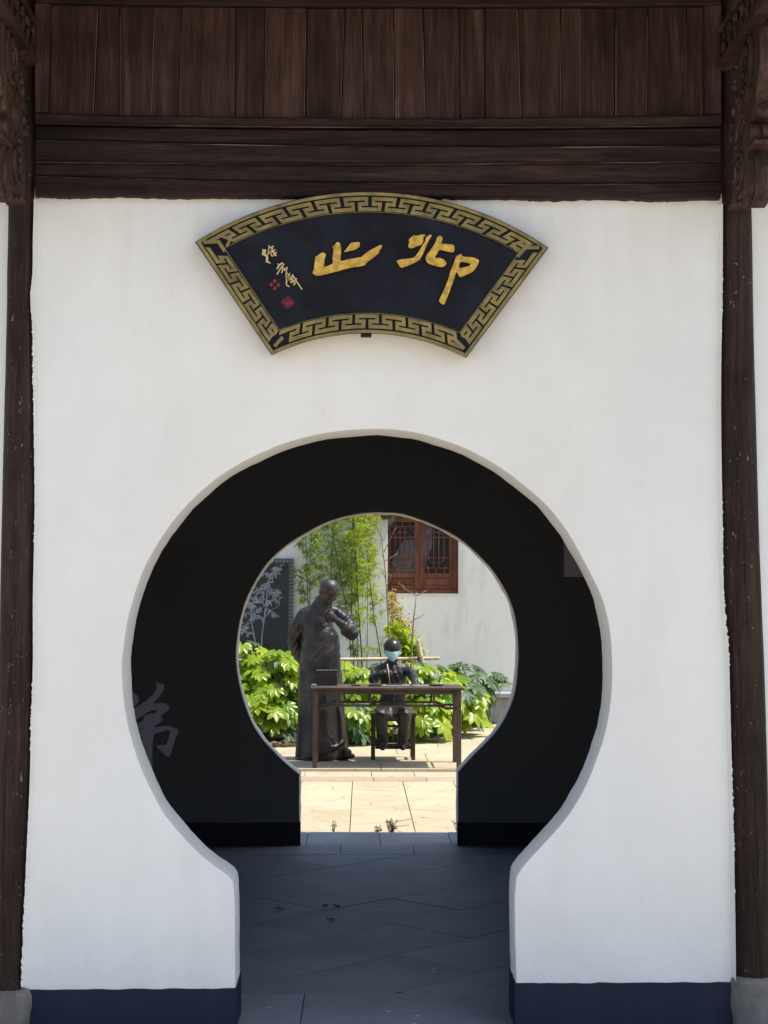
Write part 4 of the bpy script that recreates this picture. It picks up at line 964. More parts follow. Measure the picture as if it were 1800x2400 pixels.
for q in (-1, 1):
    cc = Lm(q*.30, -.98, -.02); pts = []
    for i in range(17):
        a = 2*math.pi*i/16; pts.append(cc + Rh @ Vector((math.cos(a)*.026, 0, math.sin(a)*.024)))
    gm.tube(pts, .0035, 6, False); gm.tube([Lm(q*.52, -.95, 0), Lm(q*.86, .0, -.08)], .003, 6)
gm.tube([Lm(-.08, -1.0, .03), Lm(.08, -1.0, .03)], .003, 6); gm.build('glasses', M_CAP, man, smooth=True)
kb = MB(); kb.sphere(Lm(0, .06, 1.19), .017); kb.build('cap_knob', M_CAP, man, smooth=True)

# --- the stool
SYF, SYB = 16.58, 16.95
stool = thing('stool', 'dark bronze square stool with foot rails under the seated boy', 'stool', (P(921, 1700, 16.75).x, 16.76, PZ))
sx0, sx1 = P(870, 1770, SYF).x, P(973, 1770, SYF).x
m_ = MB(); m_.box(sx0-.015, sx1+.015, SYF-.02, SYB+.02, .445, .48, .005); m_.build('seat', M_TABLE, stool)
for xa in (sx0+.02, sx1-.02):
    for ya in (SYF+.02, SYB-.02):
        m_ = MB(); m_.box(xa-.021, xa+.021, ya-.021, ya+.021, PZ, .443, .003); m_.build('leg', M_TABLEZ, stool)
for ya in (SYF+.018, SYB-.018):
    m_ = MB(); m_.box(sx0+.043, sx1-.043, ya-.014, ya+.014, .095, .125, .003); m_.build('foot_rail', M_TABLE, stool)
    m_ = MB(); m_.box(sx0+.043, sx1-.043, ya-.010, ya+.010, .385, .425, .003); m_.build('apron', M_TABLE, stool)
m_ = MB(); m_.box(sx0+.043, sx1-.043, SYB-.034, SYB-.006, .30, .325, .003); m_.build('rear_rail', M_TABLE, stool)
for xa in (sx0+.02, sx1-.02):
    m_ = MB(); m_.box(xa-.014, xa+.014, SYF+.043, SYB-.043, .13, .158, .003); m_.build('side_rail', M_TABLE, stool)

# --- the seated boy
KY = 16.80
boy = thing('person_statue', 'small bronze statue of a boy in round cap and face mask, seated writing', 'statue', (P(921, 1600, KY).x, KY, .4))
b = MB()
b.loft([ringpx(*q) for q in ((1676, 890, 953, KY, .13), (1655, 888, 955, KY, .13), (1630, 891, 952, KY-.01, .115), (1605, 893, 951, KY-.02, .105), (1585, 888, 955, KY-.02, .108), (1572, 884, 958, KY-.02, .098), (1563, 885, 957, KY-.02, .085), (1556, 893, 949, KY-.02, .068), (1550, 905, 936, KY-.02, .055), (1543, 908, 933, KY-.03, .05))])
for q, (kx, fx) in enumerate(((893, 897), (949, 943))):
    hp = P(908 if q == 0 else 934, 1672, KY+.02); kn = P(kx, 1677, 16.50); an = P(fx, 1742, 16.53)
    b.chain([hp, kn], [.088, .072], 14); b.chain([kn, P((kx+fx)/2, 1712, 16.51), an], [.072, .062, .056], 14); b.tube([P(fx-8, 1744, 16.53), P(fx+8, 1744, 16.53)], .054, 10)
    b.sphere(P(fx+(0 if q == 0 else 1), 1753, 16.50), (.032, .062, .026)); b.sphere(P(fx+(0 if q == 0 else 1), 1754, 16.45), (.03, .04, .022))
b.loft([ringpx(*q) for q in ((1688, 884, 958, 16.60, .10), (1680, 877, 964, 16.64, .15), (1670, 874, 968, 16.68, .17), (1655, 884, 958, 16.74, .15))])
for yy in (1577, 1598, 1622): b.tube([P(912, yy, KY-.118), P(921, yy+.5, KY-.126), P(930, yy, KY-.118)], .0075, 8)
b.tube([P(921, 1556, KY-.08), P(921.5, 1600, KY-.120), P(922, 1650, KY-.135)], .006, 8)
TZ = P(900, 1606, 16.2).z
ra = [P(897, 1563, KY-.02), P(878, 1577, KY-.08), P(874, 1593, KY-.22)]; rw = P(896, 1580, KY-.42)
b.chain(ra, [.044, .050, .052], 12); b.chain([ra[-1], rw], [.054, .046], 12)
la = [P(946, 1563, KY-.02), P(962, 1577, KY-.10), P(970, 1588, KY-.28)]; lw = P(973, 1596, 16.25)
b.chain(la, [.044, .050, .050], 12); b.chain([la[-1], lw], [.050, .036], 12)
brA, brB = P(907.6, 1556, 16.30), P(914.4, 1604, 16.28)
hd = MB(); hand(hd, rw+Vector((.01, -.02, .005)), (1, -.25, .15), (.05, .1, 1), .115, .55, .04, -1); b.add(hd.v, hd.f)
hd = MB(); hand(hd, lw+Vector((.0, -.01, -.012)), (.12, -.9, -.30), (1, .1, 0), .12, .10, .28, 1); b.add(hd.v, hd.f)
hc = P(920, 1521, KY-.08); Rb = Matrix.Rotation(R_(20), 3, 'X')
Lb = head(b, hc, .105, Rb, cap=False)
b.chain([P(920, 1556, KY-.03), P(920, 1540, KY-.05)], [.05, .045], 12)
def boy_folds(p):
    if p.z > 1.08: return 0
    return (.003 if p.z > .5 else .0012)*math.sin((p.x*1.6+p.z*.7)*64+4*noise.noise(p*6)) + .0015*noise.noise(p*30)
fuse(b, 'body', M_BRONZE, boy, .0062, 3, boy_folds)
b = MB(); n = 28; rings = []
for i in range(12):
    ph = i/11*math.pi*.5; rr_ = math.cos(ph); zz = math.sin(ph)
    rings.append([Lb(math.cos(2*math.pi*k/n)*.93*max(rr_, .02), .05+math.sin(2*math.pi*k/n)*1.05*max(rr_, .02), .10+zz*.98) for k in range(n)])
b.loft(rings); b.build('round_cap', M_CAP, boy, smooth=True)
b = MB(); b.sphere(Lb(0, .05, 1.10), .013); b.build('cap_knob', M_CAP, boy, smooth=True)
# face mask: pleated curved sheet with ear loops
b = MB(); nu, nv = 14, 10; vs = []
for th_ in (0.0, .004):
    for j in range(nv+1):
        for i in range(nu+1):
            u_, v_ = i/nu*2-1, j/nv
            zz = .10-.84*v_ ; wid = .80-.36*max(0, v_-.30)**1.2
            x_ = u_*wid; y_ = -(1.06-.72*(u_*u_)) - .10*math.sin(v_*math.pi)*(1-u_*u_) + .22*max(0, v_-.7) + .035*math.sin(v_*22)*(1-u_*u_)
            zz2 = zz - .24*(1-abs(u_)**1.5)*v_
            vs.append(Lb(x_, y_+th_*8, zz2))
fs = []; q = (nu+1)*(nv+1)
for j in range(nv):
    for i in range(nu):
        a = j*(nu+1)+i; fs += [(a, a+1, a+nu+2, a+nu+1), (a+q, a+nu+1+q, a+nu+2+q, a+1+q)]
b.add(vs, fs); mask = b.build('face_mask', M_MASK, None, smooth=True, fix=False)
mask.location = (0, 0, 0); tag(mask, 'pale blue surgical mask worn by the seated boy statue', 'mask')
for q in (-1, 1):
    b = MB(); b.tube([Lb(q*.76, -.34, .08), Lb(q*.86, -.1, .02), Lb(q*.92, .12, -.12)], .0028, 6); b.tube([Lb(q*.62, -.42, -.72), Lb(q*.80, -.1, -.50), Lb(q*.92, .10, -.35)], .0022, 6)
    b.build('ear_loop', M_STRAP, mask, smooth=True)
wb = thing('writing_brush', 'pale yellow writing brush held upright by the seated boy statue', 'brush', brB)
b = MB(); b.tube([brA, brA.lerp(brB, .9)], .0058, 8); b.build('handle', M_BRUSH, wb, smooth=True)
b = MB(); b.tube([brA.lerp(brB, .9), brA.lerp(brB, .95), brB], [.0062, .008, .002], 8); b.build('bristles', M_CAP, wb, smooth=True)

# --- the table
TF, TB = 15.72, 16.36
tz = .785
tab = thing('writing_table', 'long narrow bronze table with slim legs before the two statues', 'table', (P(906, 1700, 16).x, 16.04, PZ))
tx0, tx1 = P(727, 1616, TF-.06).x, P(1088, 1614, TF-.06).x
m_ = MB(); m_.box(tx0, tx1, TF-.06, TB+.06, tz-.028, tz, .006); m_.build('tabletop', M_TABLE, tab)
fx0, fx1 = P(738.5, 1700, TF).x, P(1075.5, 1700, TF).x
for xa, xi in ((fx0, 0), (fx1, 1)):
    for ya in (TF, TB): m_ = MB(); m_.box(xa-.024, xa+.024, ya-.024, ya+.024, PZ, tz-.03, .004); m_.build('leg', M_TABLEZ, tab)
for ya in (TF, TB):
    m_ = MB(); m_.box(fx0+.0245, fx1-.0245, ya-.013, ya+.013, tz-.072, tz-.030, .003); m_.build('apron', M_TABLE, tab)
    zl = P(900, 1660, TF).z; zh = zl+.026; L = [(fx0+.0245, zl), (fx0+.13, zl), (fx0+.19, zh), (fx1-.19, zh), (fx1-.13, zl), (fx1-.0245, zl)]
    m_ = MB(); t_ = .013
    for (xa, za), (xb, zb2) in zip(L[:-1], L[1:]): m_.tube([(xa-.004, ya, za), (xb+.004, ya, zb2)], t_, 8)
    m_.build('humpback_rail', M_TABLE, tab, smooth=True)
    for px in (793, 868, 945, 1017):
        xs_ = P(px, 1640, TF).x; m_ = MB(); m_.box(xs_-.012, xs_+.012, ya-.010, ya+.010, zh+.011, tz-.073, .002); m_.build('strut', M_TABLEZ, tab)
for xa in (fx0, fx1):
    m_ = MB(); m_.box(xa-.012, xa+.012, TF+.025, TB-.025, tz-.072, tz-.03, .003); m_.build('apron', M_TABLE, tab)
    m_ = MB(); m_.tube([(xa, TF+.02, zl-.03), (xa, TB-.02, zl-.03)], .012, 8); m_.build('side_rail', M_TABLE, tab)
# things on the table
def on_table(px0, px1, Y, d, h, name, label, cat, mat, ch=.003, rz=0.0, extra=None):
    a, c_ = P(px0, 1606, Y).x, P(px1, 1606, Y).x; cx = (a+c_)/2
    t_ = thing(name, label, cat, (cx, Y+d/2, tz)); w = (c_-a)/2
    m = MB(); m.box(-w, w, -d/2, d/2, 0, h, ch); Rm = Matrix.Rotation(rz, 3, 'Z')
    m.v = [tuple(Rm @ Vector(v) + Vector((cx, Y+d/2, tz+.0005))) for v in m.v]; m.build('body' if not extra else extra, mat, t_)
    return t_, cx, w
bxo, cx, w = on_table(742, 790, 16.0, .16, .145, 'box', 'bronze box with flat lid on the left end of the table', 'box', M_CAP, extra='case')
m_ = MB(); m_.box(cx-w-.006, cx+w+.006, 15.994, 16.166, tz+.147, tz+.158, .003); lid_ = m_.build('lid', M_TABLE, bxo)
m_ = MB(); m_.box(cx+w-.03, cx+w-.012, 15.988, 15.9945, tz+.09, tz+.11, .001); m_.build('catch', M_CAP, lid_)
on_table(729, 741, 15.8, .10, .02, 'seal_block', 'small flat bronze block at the left corner of the table', 'block', M_PAPER)
ist, cx, w = on_table(864, 893, 15.86, .15, .022, 'inkstone', 'dark bronze inkstone on the table, left of the writing hand', 'inkstone', M_BRONZE, .005, extra='stone')
m_ = MB(); m_.box(cx-w*.75, cx+w*.75, 15.88, 15.99, tz+.0228, tz+.028, .002); m_.build('ink_well', M_CAP, ist)
on_table(824, 843, 15.95, .06, .014, 'ink_stick', 'thin dark ink stick lying between box and inkstone', 'ink stick', M_CAP, .003, .12)
pap, cx, w = on_table(897, 961, 15.88, .30, .008, 'paper_sheet', 'bronze sheet of writing paper with raised edges under the brush', 'paper', M_PAPER, .002, 0, extra='sheet')
m_ = MB(); m_.box(cx-w*.75, cx+w*.5, 16.03, 16.06, tz+.009, tz+.022, .003); m_.build('paperweight', M_CAP, pap)
bk, cx, w = on_table(1008, 1040, 15.95, .22, .016, 'closed_book', 'closed dark bronze book on the right part of the table', 'book', M_CAP, .003, -.15, extra='cover')
on_table(968, 1006, 15.9, .24, .006, 'open_sheet', 'flat bronze sheet lying between the spread hand and the book', 'paper', M_PAPER, .002, .08)

# ------------------------------------------------------------------ court walls at the back
LWY = 20.5
lw_ = thing('court_wall', 'pale plaster wall of the left court building, behind the bamboo', 'wall', (0, LWY, 0))
cxr = P(908, 1300, LWY).x; ztop = P(880, 1217, LWY).z
m_ = MB(); m_.box(-5, cxr, LWY, 22.45, -.1, ztop, .004); m_.build('wall', M_WALL2, lw_)
m_ = MB(); m_.box(-5, cxr+.05, LWY-.05, 22.4, ztop+.001, ztop+.03, .004); m_.box(-5, cxr+.10, LWY-.10, 22.4, ztop+.031, ztop+.055, .004); m_.build('stepped_cornice', M_TILE, lw_)
for i in range(16):
    xx = cxr+.09-.17*i
    m_ = MB(); m_.tube([(xx, LWY-.16, ztop+.085), (xx, LWY+.9, ztop+.45)], .05, 10); m_.build('roof_tile', M_TILE, lw_)
m_ = MB(); m_.prism([(LWY-.13, ztop+.056), (LWY+1.0, ztop+.42), (LWY+1.0, ztop+.46), (LWY-.13, ztop+.075)], lambda a, b: (-5, a, b), lambda a, b: (cxr+.1, a, b)); m_.build('roof', M_TILE, lw_)
WWY = 22.5
ww = thing('court_wall', 'weathered pale grey plaster wall around the lattice window', 'wall', (1.6, WWY, 0))
wx0, wx1, wz0, wz1 = P(905, 1300, WWY).x, P(1074.5, 1300, WWY).x, P(1000, 1391, WWY).z, P(1000, 1202, WWY).z
m_ = MB()
m_.box(-1, wx0, WWY, WWY+.25, -.1, 5); m_.box(wx1, 7, WWY, WWY+.25, -.1, 5); m_.box(wx0, wx1, WWY, WWY+.25, -.1, wz0); m_.box(wx0, wx1, WWY, WWY+.25, wz1, 5)
bm = bmesh.new(); tmp = bpy.data.meshes.new('t'); tmp.from_pydata(m_.v, [], m_.f); bm.from_mesh(tmp); m_ = MB(); m_.bm(bm); m_.build('wall', M_WALL2, ww)
g = MB(); g.box(-1.2, 7.2, WWY-.35, WWY+2.5, 5.0, 5.12); tag(g.build('roof_edge', M_TILE, ww)) 
m_ = MB(); m_.prism([(wx0, wz0-.022), (wx1+.04, wz0-.022), (wx1+.04, wz1), (wx1+.001, wz1), (wx1+.001, wz0-.001), (wx0, wz0-.001)], lambda a, b: (a, WWY+.02, b), lambda a, b: (a, WWY-.022, b)); m_.build('window_surround', M_REVEAL, ww)
win = thing('lattice_window', 'red brown wooden window with two lattice casements in the court wall', 'window', (wx0+.5, WWY+.1, wz0))
def wp(cx_, cy_, Y=WWY+.08): p = P(840+cx_/4.1475, 1190+cy_/4.1475, Y); return p.x, p.z
WD = WWY+.09
fx = lambda a: wp(a, 400)[0]
fz = lambda a: wp(500, a)[1]
def wbox(xa, xb, ya, yb, d0, d1, nm, par, mat=M_WIN, ch=.004):
    m = MB(); m.box(fx(xa), fx(xb), WD+d0, WD+d1, fz(yb), fz(ya), ch); return m.build(nm, mat, par)
wbox(272, 302, 40, 792, -.01, .07, 'frame_post', win); wbox(912, 972, 40, 792, -.01, .07, 'frame_post', win); wbox(272, 978, 794, 830, -.03, .09, 'sill', win); wbox(303, 911, 40, 100, -.01, .07, 'head_rail', win)
def casement(x0, x1, gx0, gx1):
    cs = thing('x', 'x', 'x'); bpy.data.objects.remove(cs)
    mb = MB()
    def bb(xa, xb, ya, yb, d0=.0, d1=.05): mb.box(fx(xa), fx(xb), WD+d0, WD+d1, fz(yb), fz(ya), .003)
    bb(x0, gx0, 102, 790); bb(gx1, x1, 102, 790); bb(gx0+.5, gx1-.5, 102, 138); bb(gx0+.5, gx1-.5, 634, 680); bb(gx0+.5, gx1-.5, 758, 790)
    cas = mb.build('casement', M_WIN, win)
    mb = MB(); mb.box(fx(gx0)+.001, fx(gx1)-.001, WD+.015, WD+.03, fz(757), fz(681)); mb.box(fx(gx0)+.03, fx(gx1)-.03, WD+.006, WD+.0149, fz(748), fz(690), .003); mb.build('lower_panel', M_WIN, cas)
    W_ = gx1-gx0
    lat = MB(); t_ = 11
    def H(v, a=0.0, b_=1.0, dz=0): y = 139+v*494; lat.box(fx(gx0+a*W_), fx(gx0+b_*W_), WD+.008+dz, WD+.024+dz, fz(y+t_/2), fz(y-t_/2))
    def V(u_, a, b_): x = gx0+u_*W_; lat.box(fx(x-t_/2), fx(x+t_/2), WD+.0095, WD+.0225, fz(139+b_*494), fz(139+a*494))
    def D(u0, v0, u1, v1): lat.bar((fx(gx0+u0*W_), WD+.016, fz(139+v0*494)), (fx(gx0+u1*W_), WD+.016, fz(139+v1*494)), .013, .011)
    for v in (.09, .30, .70, .90): H(v)
    H(.20, .32, .68); H(.80, .32, .68)
    for u_ in (.19, .5, .81): V(u_, 0, .09); V(u_, .9, 1)
    for u_ in (.40, .60): V(u_, .09, .9)
    for u_ in (.19, .81): V(u_, .27, .73)
    for s_ in (0, 1):
        f = (lambda u: u) if s_ == 0 else (lambda u: 1-u)
        D(f(.19), .27, f(.32), .20); D(f(.19), .73, f(.32), .80); D(f(0), .22, f(.19), .11); D(f(0), .78, f(.19), .89)
    lat.build('lattice', M_WIN, cas)
    gl = MB(); gl.box(fx(gx0)+.0005, fx(gx1)-.0005, WD+.030, WD+.036, fz(633), fz(139)); gl.build('glass_pane', M_GLASS, cas)
casement(304, 588, 312, 545); casement(592, 910, 634, 882)
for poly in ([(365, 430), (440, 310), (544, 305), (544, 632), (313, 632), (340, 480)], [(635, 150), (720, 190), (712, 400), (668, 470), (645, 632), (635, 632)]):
    m = MB(); m.prism([wp(a, b_) for a, b_ in poly], lambda a, b_: (a, WD+.0299, b_), lambda a, b_: (a, WD+.0285, b_)); m.build('painted_reflection', M_REFL, win)  # thin grey sheet just before the pane paints a reflection on it
m_ = MB(); m_.box(fx(586), fx(594), WD-.008, WD-.001, fz(790), fz(102), .002); m_.build('meeting_bead', M_WIN, win)
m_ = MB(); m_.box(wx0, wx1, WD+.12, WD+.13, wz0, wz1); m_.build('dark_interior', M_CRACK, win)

# black stone tablet with etched bamboo
SLY = LWY-.06
def sl(cx_, cy_, Y=SLY): p = P(540+cx_/4.608, 1190+cy_/4.608, Y); return p.x, p.z
tb = thing('stone_tablet', 'black stone tablet engraved with grey bamboo on the left court wall', 'stone tablet', (sl(300, 1000)[0], LWY, 1))
xL_, zB_ = sl(-260, 1640); xR_, zT_ = sl(682, 548)
m_ = MB(); m_.box(xL_, xR_, SLY, LWY-.001, zB_, zT_, .004); m_.build('slab', M_SLAB, tb)
bw2 = .052
m_ = MB()
for x0, x1, z0, z1 in ((xL_+.004, xR_-.004, zT_-.008, zT_-.004), (xL_+.004, xR_-.004, zT_-bw2-.004, zT_-bw2), (xR_-.008, xR_-.004, zB_+.01, zT_-.01), (xR_-bw2-.004, xR_-bw2, zB_+.01, zT_-bw2-.006), (xL_+.004, xR_-bw2-.006, zB_+bw2, zB_+bw2+.004)): m_.box(x0, x1, SLY-.003, SLY+.001, z0, z1)
def curl(cx_, cz_, r, a0):
    pts = []
    for i in range(14): k = i/13; a = a0+k*7.5; rr_ = r*(1-.75*k); pts.append((cx_+math.cos(a)*rr_, cz_+math.sin(a)*rr_))
    ribbon_mesh(m_, pts, .0075, lambda a, b: (a, SLY+.001, b), lambda a, b: (a, SLY-.003, b))
z = zT_-.09
while z > zB_+.03: curl(xR_-bw2/2-.003, z, .0175, 0); z -= .047
x = xR_-.03
while x > xL_: curl(x, zT_-bw2/2-.004, .0175, 2); curl(x, zB_+bw2/2+.003, .0175, 2); x -= .047
tag(m_.build('curl_border', M_ETCH, tb), kind='stuff')
m_ = MB(); rr = random.Random(11)
def etch(pts, w, z_=0):
    ribbon_mesh(m_, pts, w, lambda a, b: (a, SLY+.001, b), lambda a, b: (a, SLY-.003-z_, b))
for c_ in ([(275, 1490), (250, 1350), (225, 1210), (240, 1050), (300, 900)], [(335, 1560), (340, 1400), (362, 1230), (385, 1050), (400, 900), (420, 760), (500, 640)], [(120, 1320), (200, 1220), (260, 1120)], [(380, 1180), (450, 1100), (520, 1060), (535, 980)]):
    etch(smooth_path([sl(*q) for q in c_], 5), .016 if c_[0][1] > 1400 else .007)
for (cx_, cy_) in ((500, 650), (520, 640), (430, 720), (460, 740), (350, 830), (400, 850), (300, 880), (340, 900), (250, 960), (290, 990), (450, 900), (520, 890), (480, 930), (350, 1000), (400, 1010), (230, 1050), (200, 1010), (300, 1090), (430, 1000), (500, 980), (180, 1130), (330, 1170), (240, 1170), (270, 1130), (420, 1090), (480, 1130), (160, 1270), (130, 1320), (190, 1340), (120, 1290), (90, 1200), (60, 1150), (100, 1080), (20, 1000), (420, 800), (370, 700), (220, 900), (150, 1000), (480, 700)):
    for j in range(rr.randint(6, 9)):
        a = -math.pi/2 + rr.gauss(0, .95); L = rr.uniform(40, 78); x0, y0 = cx_+rr.uniform(-14, 14), cy_+rr.uniform(-12, 12)
        p0 = sl(x0, y0); p1 = sl(x0+math.cos(a)*L, y0-math.sin(a)*L); mid = ((p0[0]+p1[0])/2, (p0[1]+p1[1])/2)
        d = Vector((p1[0]-p0[0], p1[1]-p0[1])); nn = Vector((-d.y, d.x)).normalized()*.0085
        zz = SLY-.0032-.0004*rr.random()
        m_.add([(p0[0], zz, p0[1]), (mid[0]+nn.x, zz, mid[1]+nn.y), (p1[0], zz, p1[1]), (mid[0]-nn.x, zz, mid[1]-nn.y)], [(0, 1, 2, 3)])
tag(m_.build('etched_bamboo', M_ETCH, tb, fix=False), kind='stuff')

# low ledge and pipe at the far right
p0 = P(1139, 1623, 22.3); lg = thing('stone_ledge', 'low grey stone ledge at the foot of the window wall, far right', 'ledge', (p0.x+.8, 22.35, 0))
zt_ = P(1160, 1624, 22.05).z
m_ = MB(); m_.box(P(1146, 1650, 22.1).x, 3.6, 22.12, 22.49, -.1, zt_-.075, .01); m_.build('base', M_GREY, lg)
m_ = MB(); m_.box(P(1140, 1650, 22.05).x, 3.7, 22.05, 22.495, zt_-.073, zt_, .012); m_.build('coping', M_GREY, lg)
pp = thing('pipe', 'thin pale pipe standing against the low grey ledge', 'pipe', P(1146, 1680, 22.0))
m_ = MB(); m_.tube([P(1142, 1610, 21.95), P(1152, 1678, 21.9)], .017, 8); m_.build('tube', M_GREY, pp, smooth=True)

# ------------------------------------------------------------------ bamboo rail
FY = 19.25
rl = thing('bamboo_rail_fence', 'low fence of pale dry bamboo poles behind the glossy shrubs', 'fence', (P(900, 1545, FY).x, FY, 0))
def pole(a, c_, r, nm):
    a, c_ = Vector(a), Vector(c_); n = max(2, int((c_-a).length/.28)); pts, rad = [], []
    for i in range(n+1):
        for e_, rr_ in ((-.012, 1), (0, 1.13), (.012, 1)):
            k = i/n+e_/(c_-a).length
            if 0 <= k <= 1: pts.append(a.lerp(c_, k)); rad.append(r*rr_)
    m = MB(); m.tube(pts, rad, 10); m.build(nm, M_RAIL, rl, smooth=True)
pole(P(530, 1549, FY), P(1030, 1543, FY), .021, 'rail'); pole(P(979, 1500, FY-.05), P(994, 1575, FY-.05), .028, 'post'); pole(P(994, 1575, FY-.05), (P(994, 1575, FY-.05).x+.02, FY-.05, 0), .028, 'post')
for px in (570, 770): pole((P(px, 1545, FY+.03).x, FY+.05, 0), P(px, 1535, FY+.05), .024, 'post')
m_ = MB(); m_.tube([P(985, 1544, FY-.03)+Vector((0, 0, -.03)), P(985, 1544, FY-.03)+Vector((0, 0, .03))], .034, 10); m_.build('binding', M_CAP, rl)

# ------------------------------------------------------------------ plants
def bam(label, culm, Y, seed, dens_=1.0, mat=None, leafz=(.9, 3.4), spread=.22, extra_top=.6, rad=.0095, group='bamboo stems by the left court wall', name='bamboo'):
    rr = random.Random(seed); pts = [P(x, y, Y) for x, y in culm]
    t_ = thing(name, label, 'bamboo', (pts[-1].x, Y, 0), group)
    top = pts[0]+(pts[0]-pts[1]).normalized()*extra_top; ft_ = Vector((pts[-1].x+(pts[-1].x-pts[-2].x)*.5, Y, .0))
    pl_ = [top]+pts+[ft_]; full = []
    for a, c_ in zip(pl_[:-1], pl_[1:]):
        for i in range(6): full.append(a.lerp(c_, i/6))
    full.append(ft_); n = len(full); rads = [rad*.8*(.45+.55*i/n)*(1.15 if i % 3 == 0 else 1) for i in range(n)]
    m = MB(); m.tube(full, rads, 7); m.build('culm', M_CULM, t_, smooth=True)
    lf = MB(); tw = MB()
    L = sum((full[i+1]-full[i]).length for i in range(n-1)); k = 0
    for i in range(n-1):
        if not (leafz[0] < full[i].z < leafz[1]): continue
        seg = (full[i+1]-full[i]).length; cnt = seg/.055*dens_*(1.35 if full[i].z > 1.9 else .75 if full[i].z > 1.35 else .45)
        for _ in range(int(cnt)+(rr.random() < cnt % 1)):
            o_ = full[i].lerp(full[i+1], rr.random()); a = rr.uniform(0, 2*math.pi); ln = rr.uniform(.06, spread)
            e_ = o_+Vector((math.cos(a)*ln, math.sin(a)*ln*.7, rr.uniform(.02, .16)))
            e_.y = min(e_.y, LWY-.04)
            tw.tube([o_, o_.lerp(e_, .5)+Vector((0, 0, .015)), e_], [.0022, .0018, .0012], 3, False)
            for c_ in range(rr.randint(3, 5)):
                q = o_.lerp(e_, rr.uniform(.4, 1.0))
                for j in range(rr.randint(4, 7)):
                    d = Vector((rr.gauss(0, 1), rr.gauss(0, .7), rr.gauss(-.25, .6))).normalized(); l = rr.uniform(.045, .105); w = l*rr.uniform(.06, .09)
                    s_ = d.cross(Vector((rr.gauss(0, 1), rr.gauss(0, 1), rr.gauss(0, 1)))).normalized()*w; q0 = q; q1 = q+d*l*.4; q2 = q+d*l+Vector((0, 0, -.02))
                    lf.add([q0, q1+s_, q2, q1-s_], [(0, 1, 2, 3)])
    tag(lf.build('foliage', mat or M_BAMBOO, t_, fix=False), kind='stuff')
    if tw.v: tag(tw.build('twigs', M_CULM, t_, fix=False), kind='stuff')
bam('bamboo stem nearest the black tablet, its lower leaves beside the statue head', [(729, 1272), (727, 1340), (726, 1409), (728, 1500)], 20.2, 1, 1.5, leafz=(1.5, 2.75))
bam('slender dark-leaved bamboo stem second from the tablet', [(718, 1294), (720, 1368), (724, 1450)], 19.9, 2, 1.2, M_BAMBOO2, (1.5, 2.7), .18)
bam('bamboo stem rising right behind the cap of the standing statue', [(781, 1225), (777, 1300), (776, 1342), (780, 1500)], 20.25, 3, 1.7, leafz=(1.7, 3.1))
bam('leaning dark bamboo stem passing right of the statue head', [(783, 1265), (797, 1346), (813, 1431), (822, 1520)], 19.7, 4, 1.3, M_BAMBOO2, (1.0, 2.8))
bam('tall leafy bamboo stem at the top of the far gate', [(828, 1225), (830, 1300), (831, 1380), (838, 1500)], 20.3, 5, 2.0, leafz=(1.6, 3.1), spread=.26)
bam('bamboo stem with thick dark culm, just right of the raised elbow', [(832, 1270), (835, 1330), (840, 1429), (848, 1537)], 19.6, 6, 1.3, leafz=(.9, 2.7), rad=.012)
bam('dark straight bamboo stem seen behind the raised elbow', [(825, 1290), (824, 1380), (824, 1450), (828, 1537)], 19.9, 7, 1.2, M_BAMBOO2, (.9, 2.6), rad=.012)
bam('leaning bamboo stem nearest the wall corner, thinly leaved', [(860, 1290), (863, 1325), (874, 1427), (892, 1537)], 19.8, 8, 1.2, leafz=(.9, 2.9), rad=.009)
bam('small bamboo sprig with leaves at the upper right of the clump', [(868, 1215), (866, 1270), (862, 1340)], 20.2, 9, 1.3, leafz=(1.8, 3.1), spread=.2, rad=.006)
def sapling(label, pts, br, Y, r, leaves=0):
    q = [P(x, y, Y) for x, y in pts]; q.append(Vector((q[-1].x, Y, 0))); t_ = thing('sapling', label, 'sapling', (q[-1].x, Y, 0))
    m = MB(); n = len(q); m.tube(q, [r*(.35+.65*i/(n-1)) for i in range(n)], 7); m.build('stem', M_TWIG, t_, smooth=True)
    for bb in br: m = MB(); m.tube([P(x, y, Y+random.uniform(-.05, .05)) for x, y in bb], [r*.45, r*.35, r*.2][:len(bb)], 5); m.build('twig', M_TWIG, t_, smooth=True)
c2 = lambda x, y: (840+x/4.1475, 1190+y/4.1475)
sapling('thin bare sapling standing in front of the wall corner', [c2(200, 40), c2(220, 250), c2(240, 440), c2(262, 620), c2(275, 800), c2(290, 1150), c2(300, 1300)], [(c2(255, 520), c2(310, 490), c2(380, 445)), (c2(275, 760), c2(310, 700), c2(320, 650)), (c2(240, 320), c2(200, 250), c2(190, 180)), (c2(278, 900), c2(200, 800)), (c2(270, 700), c2(215, 580)), (c2(248, 430), c2(320, 280), c2(370, 190))], 19.7, .012)
sapling('short bare stick with two forks, right of the boy statue head', [c2(566, 825), c2(552, 960), c2(535, 1100), c2(522, 1330), c2(512, 1560)], [(c2(560, 850), c2(450, 790), c2(378, 715)), (c2(560, 860), c2(620, 830), c2(665, 800)), (c2(540, 1090), c2(600, 1060), c2(650, 1025)), (c2(450, 790), c2(430, 750)), (c2(480, 805), c2(485, 770))], 19.5, .014)

